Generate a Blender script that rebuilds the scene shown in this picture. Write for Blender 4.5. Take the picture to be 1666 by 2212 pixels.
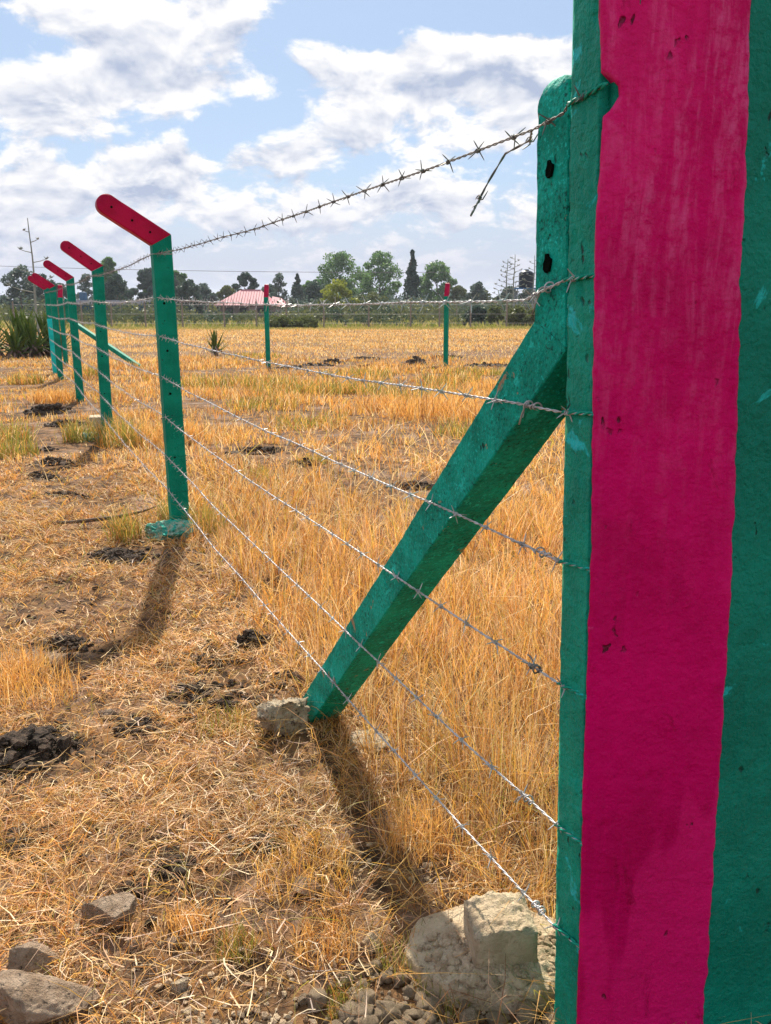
import bpy, bmesh, math, random
import numpy as np
from mathutils import Vector, Matrix, Euler, noise as mn

random.seed(7)
RNG = np.random.default_rng(11)
R = math.radians
for o in list(bpy.data.objects):
    bpy.data.objects.remove(o)
SC = bpy.context.scene
COL = SC.collection

# ---------------------------------------------------------------- camera
CAM_H = 1.4
cam = bpy.data.cameras.new("camera")
cam.sensor_fit = 'HORIZONTAL'
cam.sensor_width = 36
cam.lens = 36 * 1900 / 1666
cam.clip_start = 0.05
cam.clip_end = 6000
cam_ob = bpy.data.objects.new("camera", cam)
COL.objects.link(cam_ob)
cam_ob.location = (0, 0, CAM_H)
cam_ob.rotation_euler = (R(90 - 13.64), 0, 0)
SC.camera = cam_ob

# ---------------------------------------------------------------- sky and sun
SUN_EL, SUN_AZ = R(44), R(-9)            # azimuth from +Y, negative = to the left
world = bpy.data.worlds.new("World")
SC.world = world
world.use_nodes = True


def build_world():
    nt = world.node_tree
    nt.nodes.clear()
    N = nt.nodes.new
    L = nt.links.new

    def math_(op, a, b=None, c=None, clamp=False):
        n = N('ShaderNodeMath')
        n.operation = op
        n.use_clamp = clamp
        for i, v in enumerate((a, b, c)):
            if v is None:
                continue
            if isinstance(v, (int, float)):
                n.inputs[i].default_value = v
            else:
                L(v, n.inputs[i])
        return n.outputs[0]

    def smooth(x, lo, hi):
        n = N('ShaderNodeMapRange')
        n.interpolation_type = 'SMOOTHSTEP'
        L(x, n.inputs[0])
        n.inputs[1].default_value = lo
        n.inputs[2].default_value = hi
        return n.outputs[0]

    def mix(f, a, b):
        n = N('ShaderNodeMix')
        n.data_type = 'RGBA'
        if isinstance(f, (int, float)):
            n.inputs[0].default_value = f
        else:
            L(f, n.inputs[0])
        for i, v in ((6, a), (7, b)):
            if isinstance(v, tuple):
                n.inputs[i].default_value = (*v, 1)
            else:
                L(v, n.inputs[i])
        return n.outputs[2]

    tc = N('ShaderNodeTexCoord')
    sep = N('ShaderNodeSeparateXYZ')
    L(tc.outputs['Generated'], sep.inputs[0])
    x, y, z = sep.outputs
    den = math_('ADD', math_('MAXIMUM', z, 0.0), 0.45)
    px = math_('DIVIDE', x, den)
    py = math_('DIVIDE', y, den)

    def fbm(ox, oy, scale, detail, rough, dist=0.0):
        cmb = N('ShaderNodeCombineXYZ')
        L(math_('ADD', px, ox), cmb.inputs[0])
        L(math_('ADD', py, oy), cmb.inputs[1])
        cmb.inputs[2].default_value = 3.7
        n = N('ShaderNodeTexNoise')
        n.inputs['Scale'].default_value = scale
        n.inputs['Detail'].default_value = detail
        n.inputs['Roughness'].default_value = rough
        n.inputs['Distortion'].default_value = dist
        L(cmb.outputs[0], n.inputs['Vector'])
        return n.outputs[0]

    def blob(cx, cy, rx, ry):
        dx = math_('DIVIDE', math_('SUBTRACT', px, cx), rx)
        dy = math_('DIVIDE', math_('SUBTRACT', py, cy), ry)
        d2 = math_('ADD', math_('MULTIPLY', dx, dx), math_('MULTIPLY', dy, dy))
        return math_('EXPONENT', math_('MULTIPLY', d2, -1.0))

    OX, OY = 5.3, 2.2
    f = fbm(OX, OY, 7.5, 9, 0.60, 0.2)
    f_sun = fbm(OX + 0.008, OY - 0.034, 7.5, 4, 0.55, 0.2)
    big = fbm(OX + 11, OY + 4, 1.8, 1, 0.5)
    dens = math_('ADD', f, math_('MULTIPLY', math_('SUBTRACT', big, 0.5), 0.25))
    for cx, cy, rx, ry, w in ((.15, 1.43, .19, .10, .19), (.0, 1.60, .17, .10, .13), (.22, 1.58, .08, .08, .10),
                              (.18, 1.29, .17, .06, -.34), (-.05, 1.33, .11, .07, -.22), (-.27, 1.57, .16, .06, -.20),
                              (-.5, 1.455, .07, .035, .20), (-.30, 1.455, .09, .03, .18), (-.40, 1.395, .06, .03, .14),
                              (-.5, 1.68, .32, .09, .15), (-.40, 1.30, .08, .05, .20), (-.56, 1.33, .12, .06, -.10),
                              (.05, 1.80, .7, .10, .10), (.1, 1.70, .3, .035, -.05)):
        dens = math_('ADD', dens, math_('MULTIPLY', blob(cx, cy, rx, ry), w))
    mask = smooth(dens, 0.445, 0.565)
    # cloud body: bright where light comes through the rim, greyer in the thick middle
    rim = math_('SUBTRACT', f, f_sun)
    lit = math_('ADD', math_('MULTIPLY', rim, 4.6), 0.74)
    thick = smooth(dens, 0.56, 0.76)
    lit = math_('SUBTRACT', lit, math_('MULTIPLY', thick, 0.36), clamp=True)
    ccol = mix(lit, (3.9, 4.5, 5.9), (8.9, 8.75, 8.7))
    sky = N('ShaderNodeTexSky')
    sky.sky_type = 'NISHITA'
    sky.sun_disc = False
    sky.sun_elevation = SUN_EL
    sky.sun_rotation = SUN_AZ
    sky.air_density = 1.0
    sky.dust_density = 0.6
    sky.ozone_density = 2.0
    # thin high veil over the clear sky, thicker towards the horizon
    veil = mix(0.68, sky.outputs[0], (3.7, 4.9, 6.9))
    col = mix(mask, veil, ccol)
    low = smooth(z, 0.14, 0.0)
    col = mix(math_('MULTIPLY', low, 0.78), col, (4.8, 5.1, 6.3))
    bg = N('ShaderNodeBackground')
    bg.inputs['Strength'].default_value = 0.072
    L(col, bg.inputs['Color'])
    out = N('ShaderNodeOutputWorld')
    L(bg.outputs[0], out.inputs[0])


build_world()
world.cycles.sampling_method = 'MANUAL'
world.cycles.sample_map_resolution = 256
sun = bpy.data.lights.new("sun", 'SUN')
sun.energy = 4.7
sun.angle = R(1.0)
sun.color = (1.0, 0.93, 0.80)
sun_ob = bpy.data.objects.new("sun", sun)
COL.objects.link(sun_ob)
SDIR = Vector((math.sin(SUN_AZ) * math.cos(SUN_EL), math.cos(SUN_AZ) * math.cos(SUN_EL), math.sin(SUN_EL)))
sun_ob.rotation_euler = SDIR.to_track_quat('Z', 'Y').to_euler()
SC.view_settings.view_transform = 'Standard'
SC.view_settings.look = 'None'
SC.view_settings.gamma = 1
SC.view_settings.exposure = 0.78
SC.view_settings.use_curve_mapping = False
SC.cycles.max_bounces = 4
SC.cycles.diffuse_bounces = 3
SC.cycles.glossy_bounces = 2
SC.cycles.transparent_max_bounces = 4

# ---------------------------------------------------------------- helpers


def link(o, parent=None):
    COL.objects.link(o)
    if parent is not None:
        o.parent = parent
    return o


def tag(o, label=None, cat=None, group=None, kind=None):
    if label: o['label'] = label
    if cat: o['category'] = cat
    if group: o['group'] = group
    if kind: o['kind'] = kind
    return o


def empty(name, loc=(0, 0, 0), rot=(0, 0, 0)):
    o = bpy.data.objects.new(name, None)
    o.empty_display_size = 0.1
    o.location = loc
    o.rotation_euler = rot
    return link(o)


def mesh_obj(name, verts, faces, mat, parent=None, smooth=False, sharp=None):
    me = bpy.data.meshes.new(name)
    me.from_pydata([tuple(v) for v in verts], [], faces)
    me.update()
    if smooth:
        me.polygons.foreach_set('use_smooth', [True] * len(me.polygons))
    if sharp:
        me.set_sharp_from_angle(angle=R(sharp))
    o = bpy.data.objects.new(name, me)
    if mat is not None:
        me.materials.append(mat)
    return link(o, parent)


class MB:
    """collects pieces of ONE part"""
    def __init__(self):
        self.v, self.f = [], []

    def add(self, vs, fs):
        k = len(self.v)
        self.v += [tuple(v) for v in vs]
        self.f += [tuple(i + k for i in f) for f in fs]
        return self

    def box(self, x0, x1, y0, y1, z0, z1):
        vs = [(x, y, z) for z in (z0, z1) for y in (y0, y1) for x in (x0, x1)]
        return self.add(vs, [(0, 2, 3, 1), (4, 5, 7, 6), (0, 1, 5, 4), (2, 6, 7, 3), (0, 4, 6, 2), (1, 3, 7, 5)])

    def tube(self, pts, rad, sides=6, cap=True):
        pts = [Vector(p) for p in pts]
        n = len(pts)
        rads = rad if isinstance(rad, (list, tuple)) else [rad] * n
        ref = Vector((0.31, 0.17, 0.93))
        vs, fs = [], []
        for i, p in enumerate(pts):
            d = (pts[min(i + 1, n - 1)] - pts[max(i - 1, 0)]).normalized()
            if abs(d.dot(ref)) > 0.97:
                u = d.cross(Vector((1, 0, 0.1))).normalized()
            else:
                u = d.cross(ref).normalized()
            w = d.cross(u)
            for k in range(sides):
                a = 2 * math.pi * k / sides
                vs.append(p + (u * math.cos(a) + w * math.sin(a)) * rads[i])
        for i in range(n - 1):
            for k in range(sides):
                a, b = i * sides + k, i * sides + (k + 1) % sides
                fs.append((a, b, b + sides, a + sides))
        if cap:
            fs.append(tuple(range(sides))[::-1])
            fs.append(tuple(range((n - 1) * sides, n * sides)))
        return self.add(vs, fs)

    def build(self, name, mat, parent=None, smooth=False):
        return mesh_obj(name, self.v, self.f, mat, parent, smooth)


def fast_mesh(name, co, loops, starts, mat, col=None, smooth=False):
    me = bpy.data.meshes.new(name)
    me.vertices.add(len(co))
    me.vertices.foreach_set('co', np.ascontiguousarray(co, dtype=np.float32).ravel())
    me.loops.add(len(loops))
    me.loops.foreach_set('vertex_index', np.ascontiguousarray(loops, dtype=np.int32))
    me.polygons.add(len(starts))
    me.polygons.foreach_set('loop_start', np.ascontiguousarray(starts, dtype=np.int32))
    if col is not None:
        at = me.attributes.new('Col', 'FLOAT_COLOR', 'POINT')
        c4 = np.ones((len(co), 4), dtype=np.float32)
        c4[:, :3] = col
        at.data.foreach_set('color', c4.ravel())
    me.update(calc_edges=True)
    if smooth:
        me.polygons.foreach_set('use_smooth', np.ones(len(starts), dtype=bool))
    me.materials.append(mat)
    return me


def hash2(ix, iy, seed):
    h = (ix.astype(np.int64) * 374761393 + iy.astype(np.int64) * 668265263 + seed * 1442695041) & 0xffffffff
    h = ((h ^ (h >> 13)) * 1274126177) & 0xffffffff
    return ((h ^ (h >> 16)) & 0xffff) / 65535.0


def vnoise(x, y, seed=0):
    ix, iy = np.floor(x), np.floor(y)
    fx, fy = x - ix, y - iy
    fx = fx * fx * (3 - 2 * fx)
    fy = fy * fy * (3 - 2 * fy)
    a, b = hash2(ix, iy, seed), hash2(ix + 1, iy, seed)
    c, d = hash2(ix, iy + 1, seed), hash2(ix + 1, iy + 1, seed)
    return (a * (1 - fx) + b * fx) * (1 - fy) + (c * (1 - fx) + d * fx) * fy


def fbm(x, y, seed=0, octs=4):
    s, a, t = 0, 0.5, 0
    for k in range(octs):
        s = s + a * vnoise(x * 2 ** k + 17.3 * k, y * 2 ** k - 9.1 * k, seed + k)
        t += a
        a *= 0.5
    return s / t


def sstep(a, b, x):
    t = np.clip((x - a) / (b - a), 0, 1)
    return t * t * (3 - 2 * t)


def gz(x, y):
    """ground height: level near the camera, falling gently away into the field"""
    x = np.asarray(x, dtype=float)
    y = np.asarray(y, dtype=float)
    z = -0.012 * np.clip(y - 8, 0, 212)
    near = 1 / (1 + (np.maximum(y, 0) / 25) ** 2)
    z = z + (fbm(x * 1.1, y * 1.1, 5, 3) - 0.5) * 0.05 * near
    z = z + (fbm(x * 7, y * 7, 9, 3) - 0.5) * 0.03 * near
    return z


def g1(x, y):
    return float(gz(np.array([x]), np.array([y]))[0])


# ---------------------------------------------------------------- materials


def new_mat(name):
    m = bpy.data.materials.new(name)
    m.use_nodes = True
    nt = m.node_tree
    return m, nt, nt.nodes['Principled BSDF']


def n_noise(nt, scale, detail=4, rough=0.55, coord='Object', dist=0.0, stretch=None):
    tc = nt.nodes.new('ShaderNodeTexCoord')
    n = nt.nodes.new('ShaderNodeTexNoise')
    n.inputs['Scale'].default_value = scale
    n.inputs['Detail'].default_value = detail
    n.inputs['Roughness'].default_value = rough
    n.inputs['Distortion'].default_value = dist
    src = tc.outputs[coord]
    if stretch:
        mp = nt.nodes.new('ShaderNodeMapping')
        mp.inputs['Scale'].default_value = stretch
        nt.links.new(src, mp.inputs[0])
        src = mp.outputs[0]
    nt.links.new(src, n.inputs['Vector'])
    return n.outputs[0]


def n_ramp(nt, src, lo, hi):
    n = nt.nodes.new('ShaderNodeMapRange')
    n.interpolation_type = 'SMOOTHSTEP'
    n.inputs[1].default_value = lo
    n.inputs[2].default_value = hi
    nt.links.new(src, n.inputs[0])
    return n.outputs[0]


def n_mix(nt, f, a, b, blend='MIX'):
    n = nt.nodes.new('ShaderNodeMix')
    n.data_type = 'RGBA'
    n.blend_type = blend
    if isinstance(f, (int, float)):
        n.inputs[0].default_value = f
    else:
        nt.links.new(f, n.inputs[0])
    for i, v in ((6, a), (7, b)):
        if isinstance(v, tuple):
            n.inputs[i].default_value = (*v, 1)
        else:
            nt.links.new(v, n.inputs[i])
    return n.outputs[2]


def n_math(nt, op, a, b=None, clamp=False):
    n = nt.nodes.new('ShaderNodeMath')
    n.operation = op
    n.use_clamp = clamp
    for i, v in enumerate((a, b)):
        if v is None: continue
        if isinstance(v, (int, float)): n.inputs[i].default_value = v
        else: nt.links.new(v, n.inputs[i])
    return n.outputs[0]


def n_bump(nt, src, bsdf, strength, dist, prev=None):
    b = nt.nodes.new('ShaderNodeBump')
    b.inputs['Strength'].default_value = strength
    b.inputs['Distance'].default_value = dist
    nt.links.new(src, b.inputs['Height'])
    if prev is not None:
        nt.links.new(prev, b.inputs['Normal'])
    nt.links.new(b.outputs[0], bsdf.inputs['Normal'])
    return b.outputs[0]


def paint(name, c0, c1, c2=None, chip=None, chip_amt=0.70, var=7, rough=0.5, bump=0.6, streak=True, spec=0.4, pit=True, c2_lo=.60, speck=None, brush=False, pit_lo=.56):
    """brushed paint over rough concrete: tone drifts, brush streaks, worn spots, pits"""
    m, nt, bs = new_mat(name)
    a = n_noise(nt, var, 6, 0.6)
    col = n_mix(nt, n_ramp(nt, a, 0.36, 0.64), c0, c1)
    if streak:
        s = n_noise(nt, 9, 4, 0.6, stretch=(6, 6, 0.35))
        col = n_mix(nt, n_math(nt, 'MULTIPLY', n_ramp(nt, s, 0.5, 0.72), 0.5), col, c1)
    if c2 is not None:
        p = n_noise(nt, var * 2.2, 5, 0.68, dist=0.4)
        col = n_mix(nt, n_ramp(nt, p, c2_lo, c2_lo + 0.06), col, c2)
    fine = n_noise(nt, 130, 4, 0.6)
    mid = n_noise(nt, 38, 5, 0.6)
    if speck is not None:
        sp = n_noise(nt, 120, 5, 0.7)
        big = n_ramp(nt, n_noise(nt, 14, 4, 0.6), 0.38, 0.62)
        col = n_mix(nt, n_math(nt, 'MULTIPLY', n_ramp(nt, sp, 0.49, 0.38), big), col, speck[0])
        col = n_mix(nt, n_math(nt, 'MULTIPLY', n_ramp(nt, sp, 0.54, 0.66), n_math(nt, 'SUBTRACT', 1.15, big, True)), col, speck[1])
    if chip is not None:
        k = n_noise(nt, var * 1.2, 7, 0.66, dist=0.5)
        col = n_mix(nt, n_ramp(nt, k, chip_amt, chip_amt + 0.02), col, chip)
    bs.inputs['Roughness'].default_value = rough
    bs.inputs['Specular IOR Level'].default_value = spec
    b1 = n_bump(nt, mid, bs, bump, 0.012)
    b2 = n_bump(nt, fine, bs, bump, 0.004, b1)
    if brush:
        br = n_noise(nt, 13, 6, 0.7, stretch=(3.2, 3.2, 0.45), dist=0.5)
        b2 = n_bump(nt, br, bs, 0.6, 0.006, b2)
        # chalky, rubbed streaks; gathered near the top, they paint in a pale sheen
        tcg = nt.nodes.new('ShaderNodeTexCoord')
        sx = nt.nodes.new('ShaderNodeSeparateXYZ')
        nt.links.new(tcg.outputs['Object'], sx.inputs[0])
        w = n_math(nt, 'MULTIPLY', n_ramp(nt, sx.outputs[2], 0.8, 2.0), n_ramp(nt, br, 0.42, 0.66))
        w2 = n_noise(nt, 45, 6, 0.7)
        w = n_math(nt, 'MULTIPLY', w, n_ramp(nt, w2, 0.36, 0.56))
        col = n_mix(nt, n_math(nt, 'MULTIPLY', w, 0.75), col, (0.78, 0.12, 0.31))
        lap = n_noise(nt, 2.2, 3, 0.5, stretch=(2.2, 2.2, .5))
        col = n_mix(nt, n_math(nt, 'MULTIPLY', n_ramp(nt, lap, 0.50, 0.53), 0.45), col, (0.80, 0.012, 0.17))
        dk = n_noise(nt, 7, 7, 0.72, dist=0.6, stretch=(1.6, 1.6, .7))
        col = n_mix(nt, n_math(nt, 'MULTIPLY', n_ramp(nt, dk, 0.60, 0.68), 0.7), col, (0.30, 0.0, 0.035))
    if pit:
        tc = nt.nodes.new('ShaderNodeTexCoord')
        v = nt.nodes.new('ShaderNodeTexVoronoi')
        v.inputs['Scale'].default_value = 34
        v.inputs['Randomness'].default_value = 1
        mp = nt.nodes.new('ShaderNodeMapping')
        mp.inputs['Scale'].default_value = (1.5, 1.5, 0.6)
        wr = nt.nodes.new('ShaderNodeTexNoise')
        wr.inputs['Scale'].default_value = 40
        nt.links.new(tc.outputs['Object'], wr.inputs['Vector'])
        ad = nt.nodes.new('ShaderNodeVectorMath')
        ad.operation = 'MULTIPLY_ADD'
        nt.links.new(wr.outputs['Color'], ad.inputs[0])
        ad.inputs[1].default_value = (.035, .035, .035)
        nt.links.new(tc.outputs['Object'], ad.inputs[2])
        nt.links.new(ad.outputs[0], mp.inputs[0])
        nt.links.new(mp.outputs[0], v.inputs['Vector'])
        sel = n_noise(nt, 11, 3, 0.5)
        pitm = n_math(nt, 'MULTIPLY', n_ramp(nt, v.outputs['Distance'], 0.24, 0.10), n_ramp(nt, sel, pit_lo, pit_lo + .06))
        col = n_mix(nt, n_math(nt, 'MULTIPLY', pitm, .8), col, (0.012, 0.02, 0.015))
        inv = n_math(nt, 'SUBTRACT', 1.0, pitm)
        n_bump(nt, inv, bs, 0.9, 0.006, b2)
    nt.links.new(col, bs.inputs['Base Color'])
    return m


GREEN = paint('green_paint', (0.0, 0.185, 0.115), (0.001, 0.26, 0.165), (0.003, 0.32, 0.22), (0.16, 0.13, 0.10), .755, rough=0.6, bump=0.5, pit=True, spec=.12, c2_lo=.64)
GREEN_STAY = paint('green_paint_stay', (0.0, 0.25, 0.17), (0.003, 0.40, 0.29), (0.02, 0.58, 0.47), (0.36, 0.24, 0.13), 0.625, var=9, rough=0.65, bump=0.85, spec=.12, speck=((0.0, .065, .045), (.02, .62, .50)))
GREEN_GATE = paint('green_paint_gate', (0.0, 0.23, 0.15), (0.002, 0.34, 0.225), (0.015, 0.52, 0.50), None, var=6, rough=0.5, bump=1.0, c2_lo=.60, spec=.18, pit_lo=.52)
GREEN_DARK = paint('green_paint_pillar', (0.0, 0.175, 0.11), (0.001, 0.235, 0.15), (0.012, 0.42, 0.36), None, var=6, rough=0.5, bump=0.8, c2_lo=.62, spec=.15)
TURQ = paint('turquoise_paint', (0.004, 0.48, 0.43), (0.01, 0.60, 0.54), None, rough=0.5, bump=0.3, pit=False, spec=.15)
PINK = paint('pink_paint', (0.50, 0.0, 0.085), (0.67, 0.0, 0.125), (0.84, 0.09, 0.31), None, var=3, rough=0.5, bump=0.55, spec=0.10, c2_lo=.66, brush=True, pit_lo=.615)
RED = paint('red_paint', (0.36, 0.0, 0.035), (0.50, 0.002, 0.055), None, (0.25, 0.17, 0.13), .76, rough=0.5, bump=0.2, pit=False, spec=.15)


def plain(name, c0, c1, scale, rough=0.85, bump=0.4, bdist=0.01, c2=None, lo2=.62, metal=0.0, coord='Object', detail=6):
    m, nt, bs = new_mat(name)
    a = n_noise(nt, scale, detail, 0.62, coord)
    col = n_mix(nt, n_ramp(nt, a, 0.36, 0.64), c0, c1)
    if c2 is not None:
        b = n_noise(nt, scale * 2.7, 6, 0.7, coord)
        col = n_mix(nt, n_ramp(nt, b, lo2 - .03, lo2 + 0.14), col, c2)
    nt.links.new(col, bs.inputs['Base Color'])
    bs.inputs['Roughness'].default_value = rough
    bs.inputs['Metallic'].default_value = metal
    bs.inputs['Specular IOR Level'].default_value = 0.25
    if bump:
        f = n_noise(nt, scale * 5, 6, 0.7, coord)
        n_bump(nt, f, bs, bump, bdist)
    return m


ROCK = plain('rock', (0.42, 0.285, 0.185), (0.64, 0.47, 0.33), 24, bump=1.0, bdist=0.03, c2=(0.05, 0.038, 0.03), lo2=.56)
ROCK_PALE = plain('pale_rock', (0.64, 0.49, 0.32), (0.80, 0.67, 0.48), 20, bump=1.0, bdist=0.03, c2=(0.13, 0.095, 0.07), lo2=.54)
CONCRETE = plain('rough_concrete', (0.58, 0.43, 0.275), (0.74, 0.585, 0.395), 14, bump=1.0, bdist=0.02, c2=(0.30, 0.215, 0.135), lo2=.58)
CLOD = plain('soil_clod', (0.38, 0.265, 0.165), (0.60, 0.455, 0.30), 22, bump=1.0, bdist=0.01, c2=(0.09, 0.06, 0.04), lo2=.6)
DARKSOIL = plain('dark_soil', (0.045, 0.030, 0.021), (0.14, 0.092, 0.062), 25, bump=1.0, bdist=0.03, c2=(0.30, 0.195, 0.115), lo2=.56)
SPILL = plain('paint_spattered_cement', (0.45, 0.50, 0.38), (0.006, 0.42, 0.31), 30, bump=0.8, bdist=0.01, c2=(0.004, 0.15, 0.11), lo2=.53)
HOLE = plain('hole_black', (0.004, 0.006, 0.005), (0.007, 0.009, 0.007), 30, bump=0, rough=1.0)
HOLE.node_tree.nodes['Principled BSDF'].inputs['Specular IOR Level'].default_value = 0
WOOD = plain('weathered_wood', (0.20, 0.155, 0.12), (0.32, 0.26, 0.21), 14, bump=0.4)
BARK = plain('bark', (0.10, 0.075, 0.055), (0.19, 0.15, 0.115), 3, bump=0.5)
PALESTALK = plain('agave_stalk', (0.24, 0.26, 0.22), (0.33, 0.34, 0.28), 3, bump=0.2)
STICK = plain('dry_stick', (0.10, 0.065, 0.045), (0.17, 0.115, 0.08), 30, bump=0.5)


def wire_mat(name, c0, c1, rough, metal):
    m, nt, bs = new_mat(name)
    a = n_noise(nt, 28, 4, 0.6)
    col = n_mix(nt, n_ramp(nt, a, 0.4, 0.66), c0, c1)
    nt.links.new(col, bs.inputs['Base Color'])
    bs.inputs['Metallic'].default_value = metal
    bs.inputs['Roughness'].default_value = rough
    return m


WIRE = wire_mat('galvanised_wire', (0.58, 0.57, 0.58), (0.34, 0.30, 0.28), 0.45, 0.35)
WIREDARK = wire_mat('dark_wire', (0.16, 0.14, 0.13), (0.27, 0.24, 0.22), 0.55, 0.5)  # dark tone; on the top wire it stands in for silhouette shade


def leaf_mat(name, c0, c1, transl=0.3, attr=False, rnd=True, scale=1.2):
    m, nt, bs = new_mat(name)
    nt.nodes.remove(bs)
    if attr:
        at = nt.nodes.new('ShaderNodeAttribute')
        at.attribute_name = 'Col'
        col = at.outputs['Color']
    else:
        a = n_noise(nt, scale, 3, 0.6)
        col = n_mix(nt, n_ramp(nt, a, 0.35, 0.65), c0, c1)
    d = nt.nodes.new('ShaderNodeBsdfDiffuse')
    t = nt.nodes.new('ShaderNodeBsdfTranslucent')
    g = nt.nodes.new('ShaderNodeBsdfGlossy')
    g.inputs['Roughness'].default_value = 0.45
    g.inputs['Color'].default_value = (1, 1, 1, 1)
    nt.links.new(col, d.inputs[0])
    nt.links.new(col, t.inputs[0])
    mx = nt.nodes.new('ShaderNodeMixShader')
    mx.inputs[0].default_value = transl
    nt.links.new(d.outputs[0], mx.inputs[1])
    nt.links.new(t.outputs[0], mx.inputs[2])
    m2 = nt.nodes.new('ShaderNodeMixShader')
    m2.inputs[0].default_value = 0.03
    nt.links.new(mx.outputs[0], m2.inputs[1])
    nt.links.new(g.outputs[0], m2.inputs[2])
    nt.links.new(m2.outputs[0], nt.nodes['Material Output'].inputs[0])
    return m


STRAW = leaf_mat('straw', None, None, 0.44, attr=True)
LEAF_GREY = leaf_mat('leaf_grey_green', (0.07, 0.11, 0.085), (0.13, 0.17, 0.125), 0.35)
LEAF_DARK = leaf_mat('leaf_dark', (0.035, 0.07, 0.05), (0.08, 0.125, 0.075), 0.3)
LEAF_EUC = leaf_mat('leaf_eucalyptus', (0.07, 0.16, 0.05), (0.17, 0.28, 0.08), 0.45)
LEAF_MIX = leaf_mat('leaf_mixed', (0.04, 0.075, 0.04), (0.17, 0.18, 0.055), 0.3, scale=.16)
LEAF_OLIVE = leaf_mat('leaf_olive', (0.09, 0.115, 0.03), (0.17, 0.19, 0.05), 0.3)
LEAF_YEL = leaf_mat('leaf_yellow_green', (0.20, 0.23, 0.02), (0.34, 0.36, 0.04), 0.35)
AGAVE = leaf_mat('agave_leaf', (0.10, 0.17, 0.025), (0.22, 0.29, 0.05), 0.35, scale=4)
AGAVE_DEAD = leaf_mat('agave_dead', (0.16, 0.10, 0.075), (0.34, 0.23, 0.16), 0.1, scale=4)

# ---------------------------------------------------------------- the setting: ground


def make_ground():
    fine = np.arange(-2.4, 2.4001, 0.035)
    out = 2.4 * 1.13 ** np.arange(1, 54)
    out = out[out < 1600]
    xs = np.concatenate([-out[::-1], fine, out])
    fy = np.arange(1.0, 5.5, 0.035)
    fo = 5.5 * 1.065 ** np.arange(0, 92)
    back = -np.concatenate([[0], 0.6 * 1.35 ** np.arange(0, 27)])[::-1]
    ys = np.concatenate([back, [0.4, 0.7], fy, fo])
    X, Y = np.meshgrid(xs, ys)
    Z = gz(X, Y)
    co = np.stack([X.ravel(), Y.ravel(), Z.ravel()], 1)
    nx, ny = len(xs), len(ys)
    i = (np.arange(ny - 1)[:, None] * nx + np.arange(nx - 1)[None, :]).ravel()
    loops = np.stack([i, i + 1, i + nx + 1, i + nx], 1).ravel()
    m, nt, bs = new_mat('dry_ground')
    a = n_noise(nt, 2.2, 6, 0.62)
    b = n_noise(nt, 9.0, 8, 0.68)
    c = n_noise(nt, 60, 5, 0.7)
    col = n_mix(nt, n_ramp(nt, b, 0.40, 0.60), (0.06, 0.036, 0.022), (0.24, 0.13, 0.06))
    col = n_mix(nt, n_math(nt, 'MULTIPLY', n_ramp(nt, a, 0.50, 0.66), 0.75), col, (0.29, 0.205, 0.155))
    col = n_mix(nt, n_math(nt, 'MULTIPLY', n_ramp(nt, c, 0.52, 0.66), 0.6), col, (0.07, 0.047, 0.03))
    nt.links.new(col, bs.inputs['Base Color'])
    bs.inputs['Roughness'].default_value = 0.95
    bs.inputs['Specular IOR Level'].default_value = 0.1
    b1 = n_bump(nt, b, bs, 0.8, 0.03)
    n_bump(nt, c, bs, 0.9, 0.008, b1)
    me = fast_mesh('ground', co, loops, np.arange(len(i)) * 4, m, smooth=True)
    o = bpy.data.objects.new('ground', me)
    link(o)
    tag(o, 'bare brown earth of the dry field', None, None, 'structure')


make_ground()

# ---------------------------------------------------------------- grass
NIN = (0.922, 0.387)      # horizontal normal of the fence line, pointing into the field
E = Vector((-0.387, 0.922, 0))   # along the fence, away from the camera
NO = Vector((-0.922, -0.387, 0))  # outward, towards the camera side

BARE = [(-1.12, 2.47, .26, .22, .75), (-.55, 3.40, .15, .13, .55), (-.67, 2.93, .18, .12, .6), (-.42, 2.86, .16, .1, .6), (-1.46, 4.69, .3, .2, .95),
        (.02, 1.93, .15, .13, .8), (-.1, 1.42, .42, .15, .93), (.23, 1.60, .22, .18, 1.), (.1, 1.44, .3, .12, .95), (-.3, 1.30, .7, .13, .8),
        (-1.2, 8.1, 1.1, .55, .9), (.2, 6.5, 1.0, .45, .85), (-1.0, 15.0, 3.2, .8, .85), (-.4, 7.3, .9, .4, .8), (-.2, 9.2, 1.5, .5, .85), (.9, 8.2, .9, .5, .8), (1.6, 9.8, 1.4, .5, .8), (-1.9, 10.6, 1.2, .5, .8), (.4, 12.4, 1.6, .5, .7), (-2.6, 12.6, 1.1, .5, .7), (1.9, 12.6, 1.4, .6, .8), (-1.6, 16.8, 2.6, .6, .8), (2.2, 15.2, 1.6, .6, .8),
        (-3.1, 8.3, .5, .4, .85), (-3.5, 9.6, .5, .5, .8), (-3.0, 7.3, .45, .3, .8), (-4.3, 11.2, .7, .5, .95), (-2.2, 6.1, .5, .25, .6),
        (-2.6, 6.9, .4, .3, .7), (-1.75, 3.9, .4, .2, .6), (-1.3, 3.3, .25, .13, .6), (1.2, 17.5, 2.6, .6, .8), (-2.0, 19.0, 2.5, .7, .6),
        (2.5, 20.5, 3., .8, .8), (-.5, 22.5, 3.2, .7, .85), (3.5, 23.5, 2.5, .6, .7), (-3.5, 18.0, 1.6, .4, .5), (-.35, 5.3, .35, .16, .5)]


def bare(x, y):
    b = np.zeros_like(x)
    wob = (fbm(x * 4, y * 4, 31, 3) - .5) * 1.1
    for cx, cy, rx, ry, w in BARE:
        d = np.sqrt(((x - cx) / rx) ** 2 + ((y - cy) / ry) ** 2) + wob
        b = np.maximum(b, w * (1 - sstep(0.6, 1.15, d)))
    return b


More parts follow.
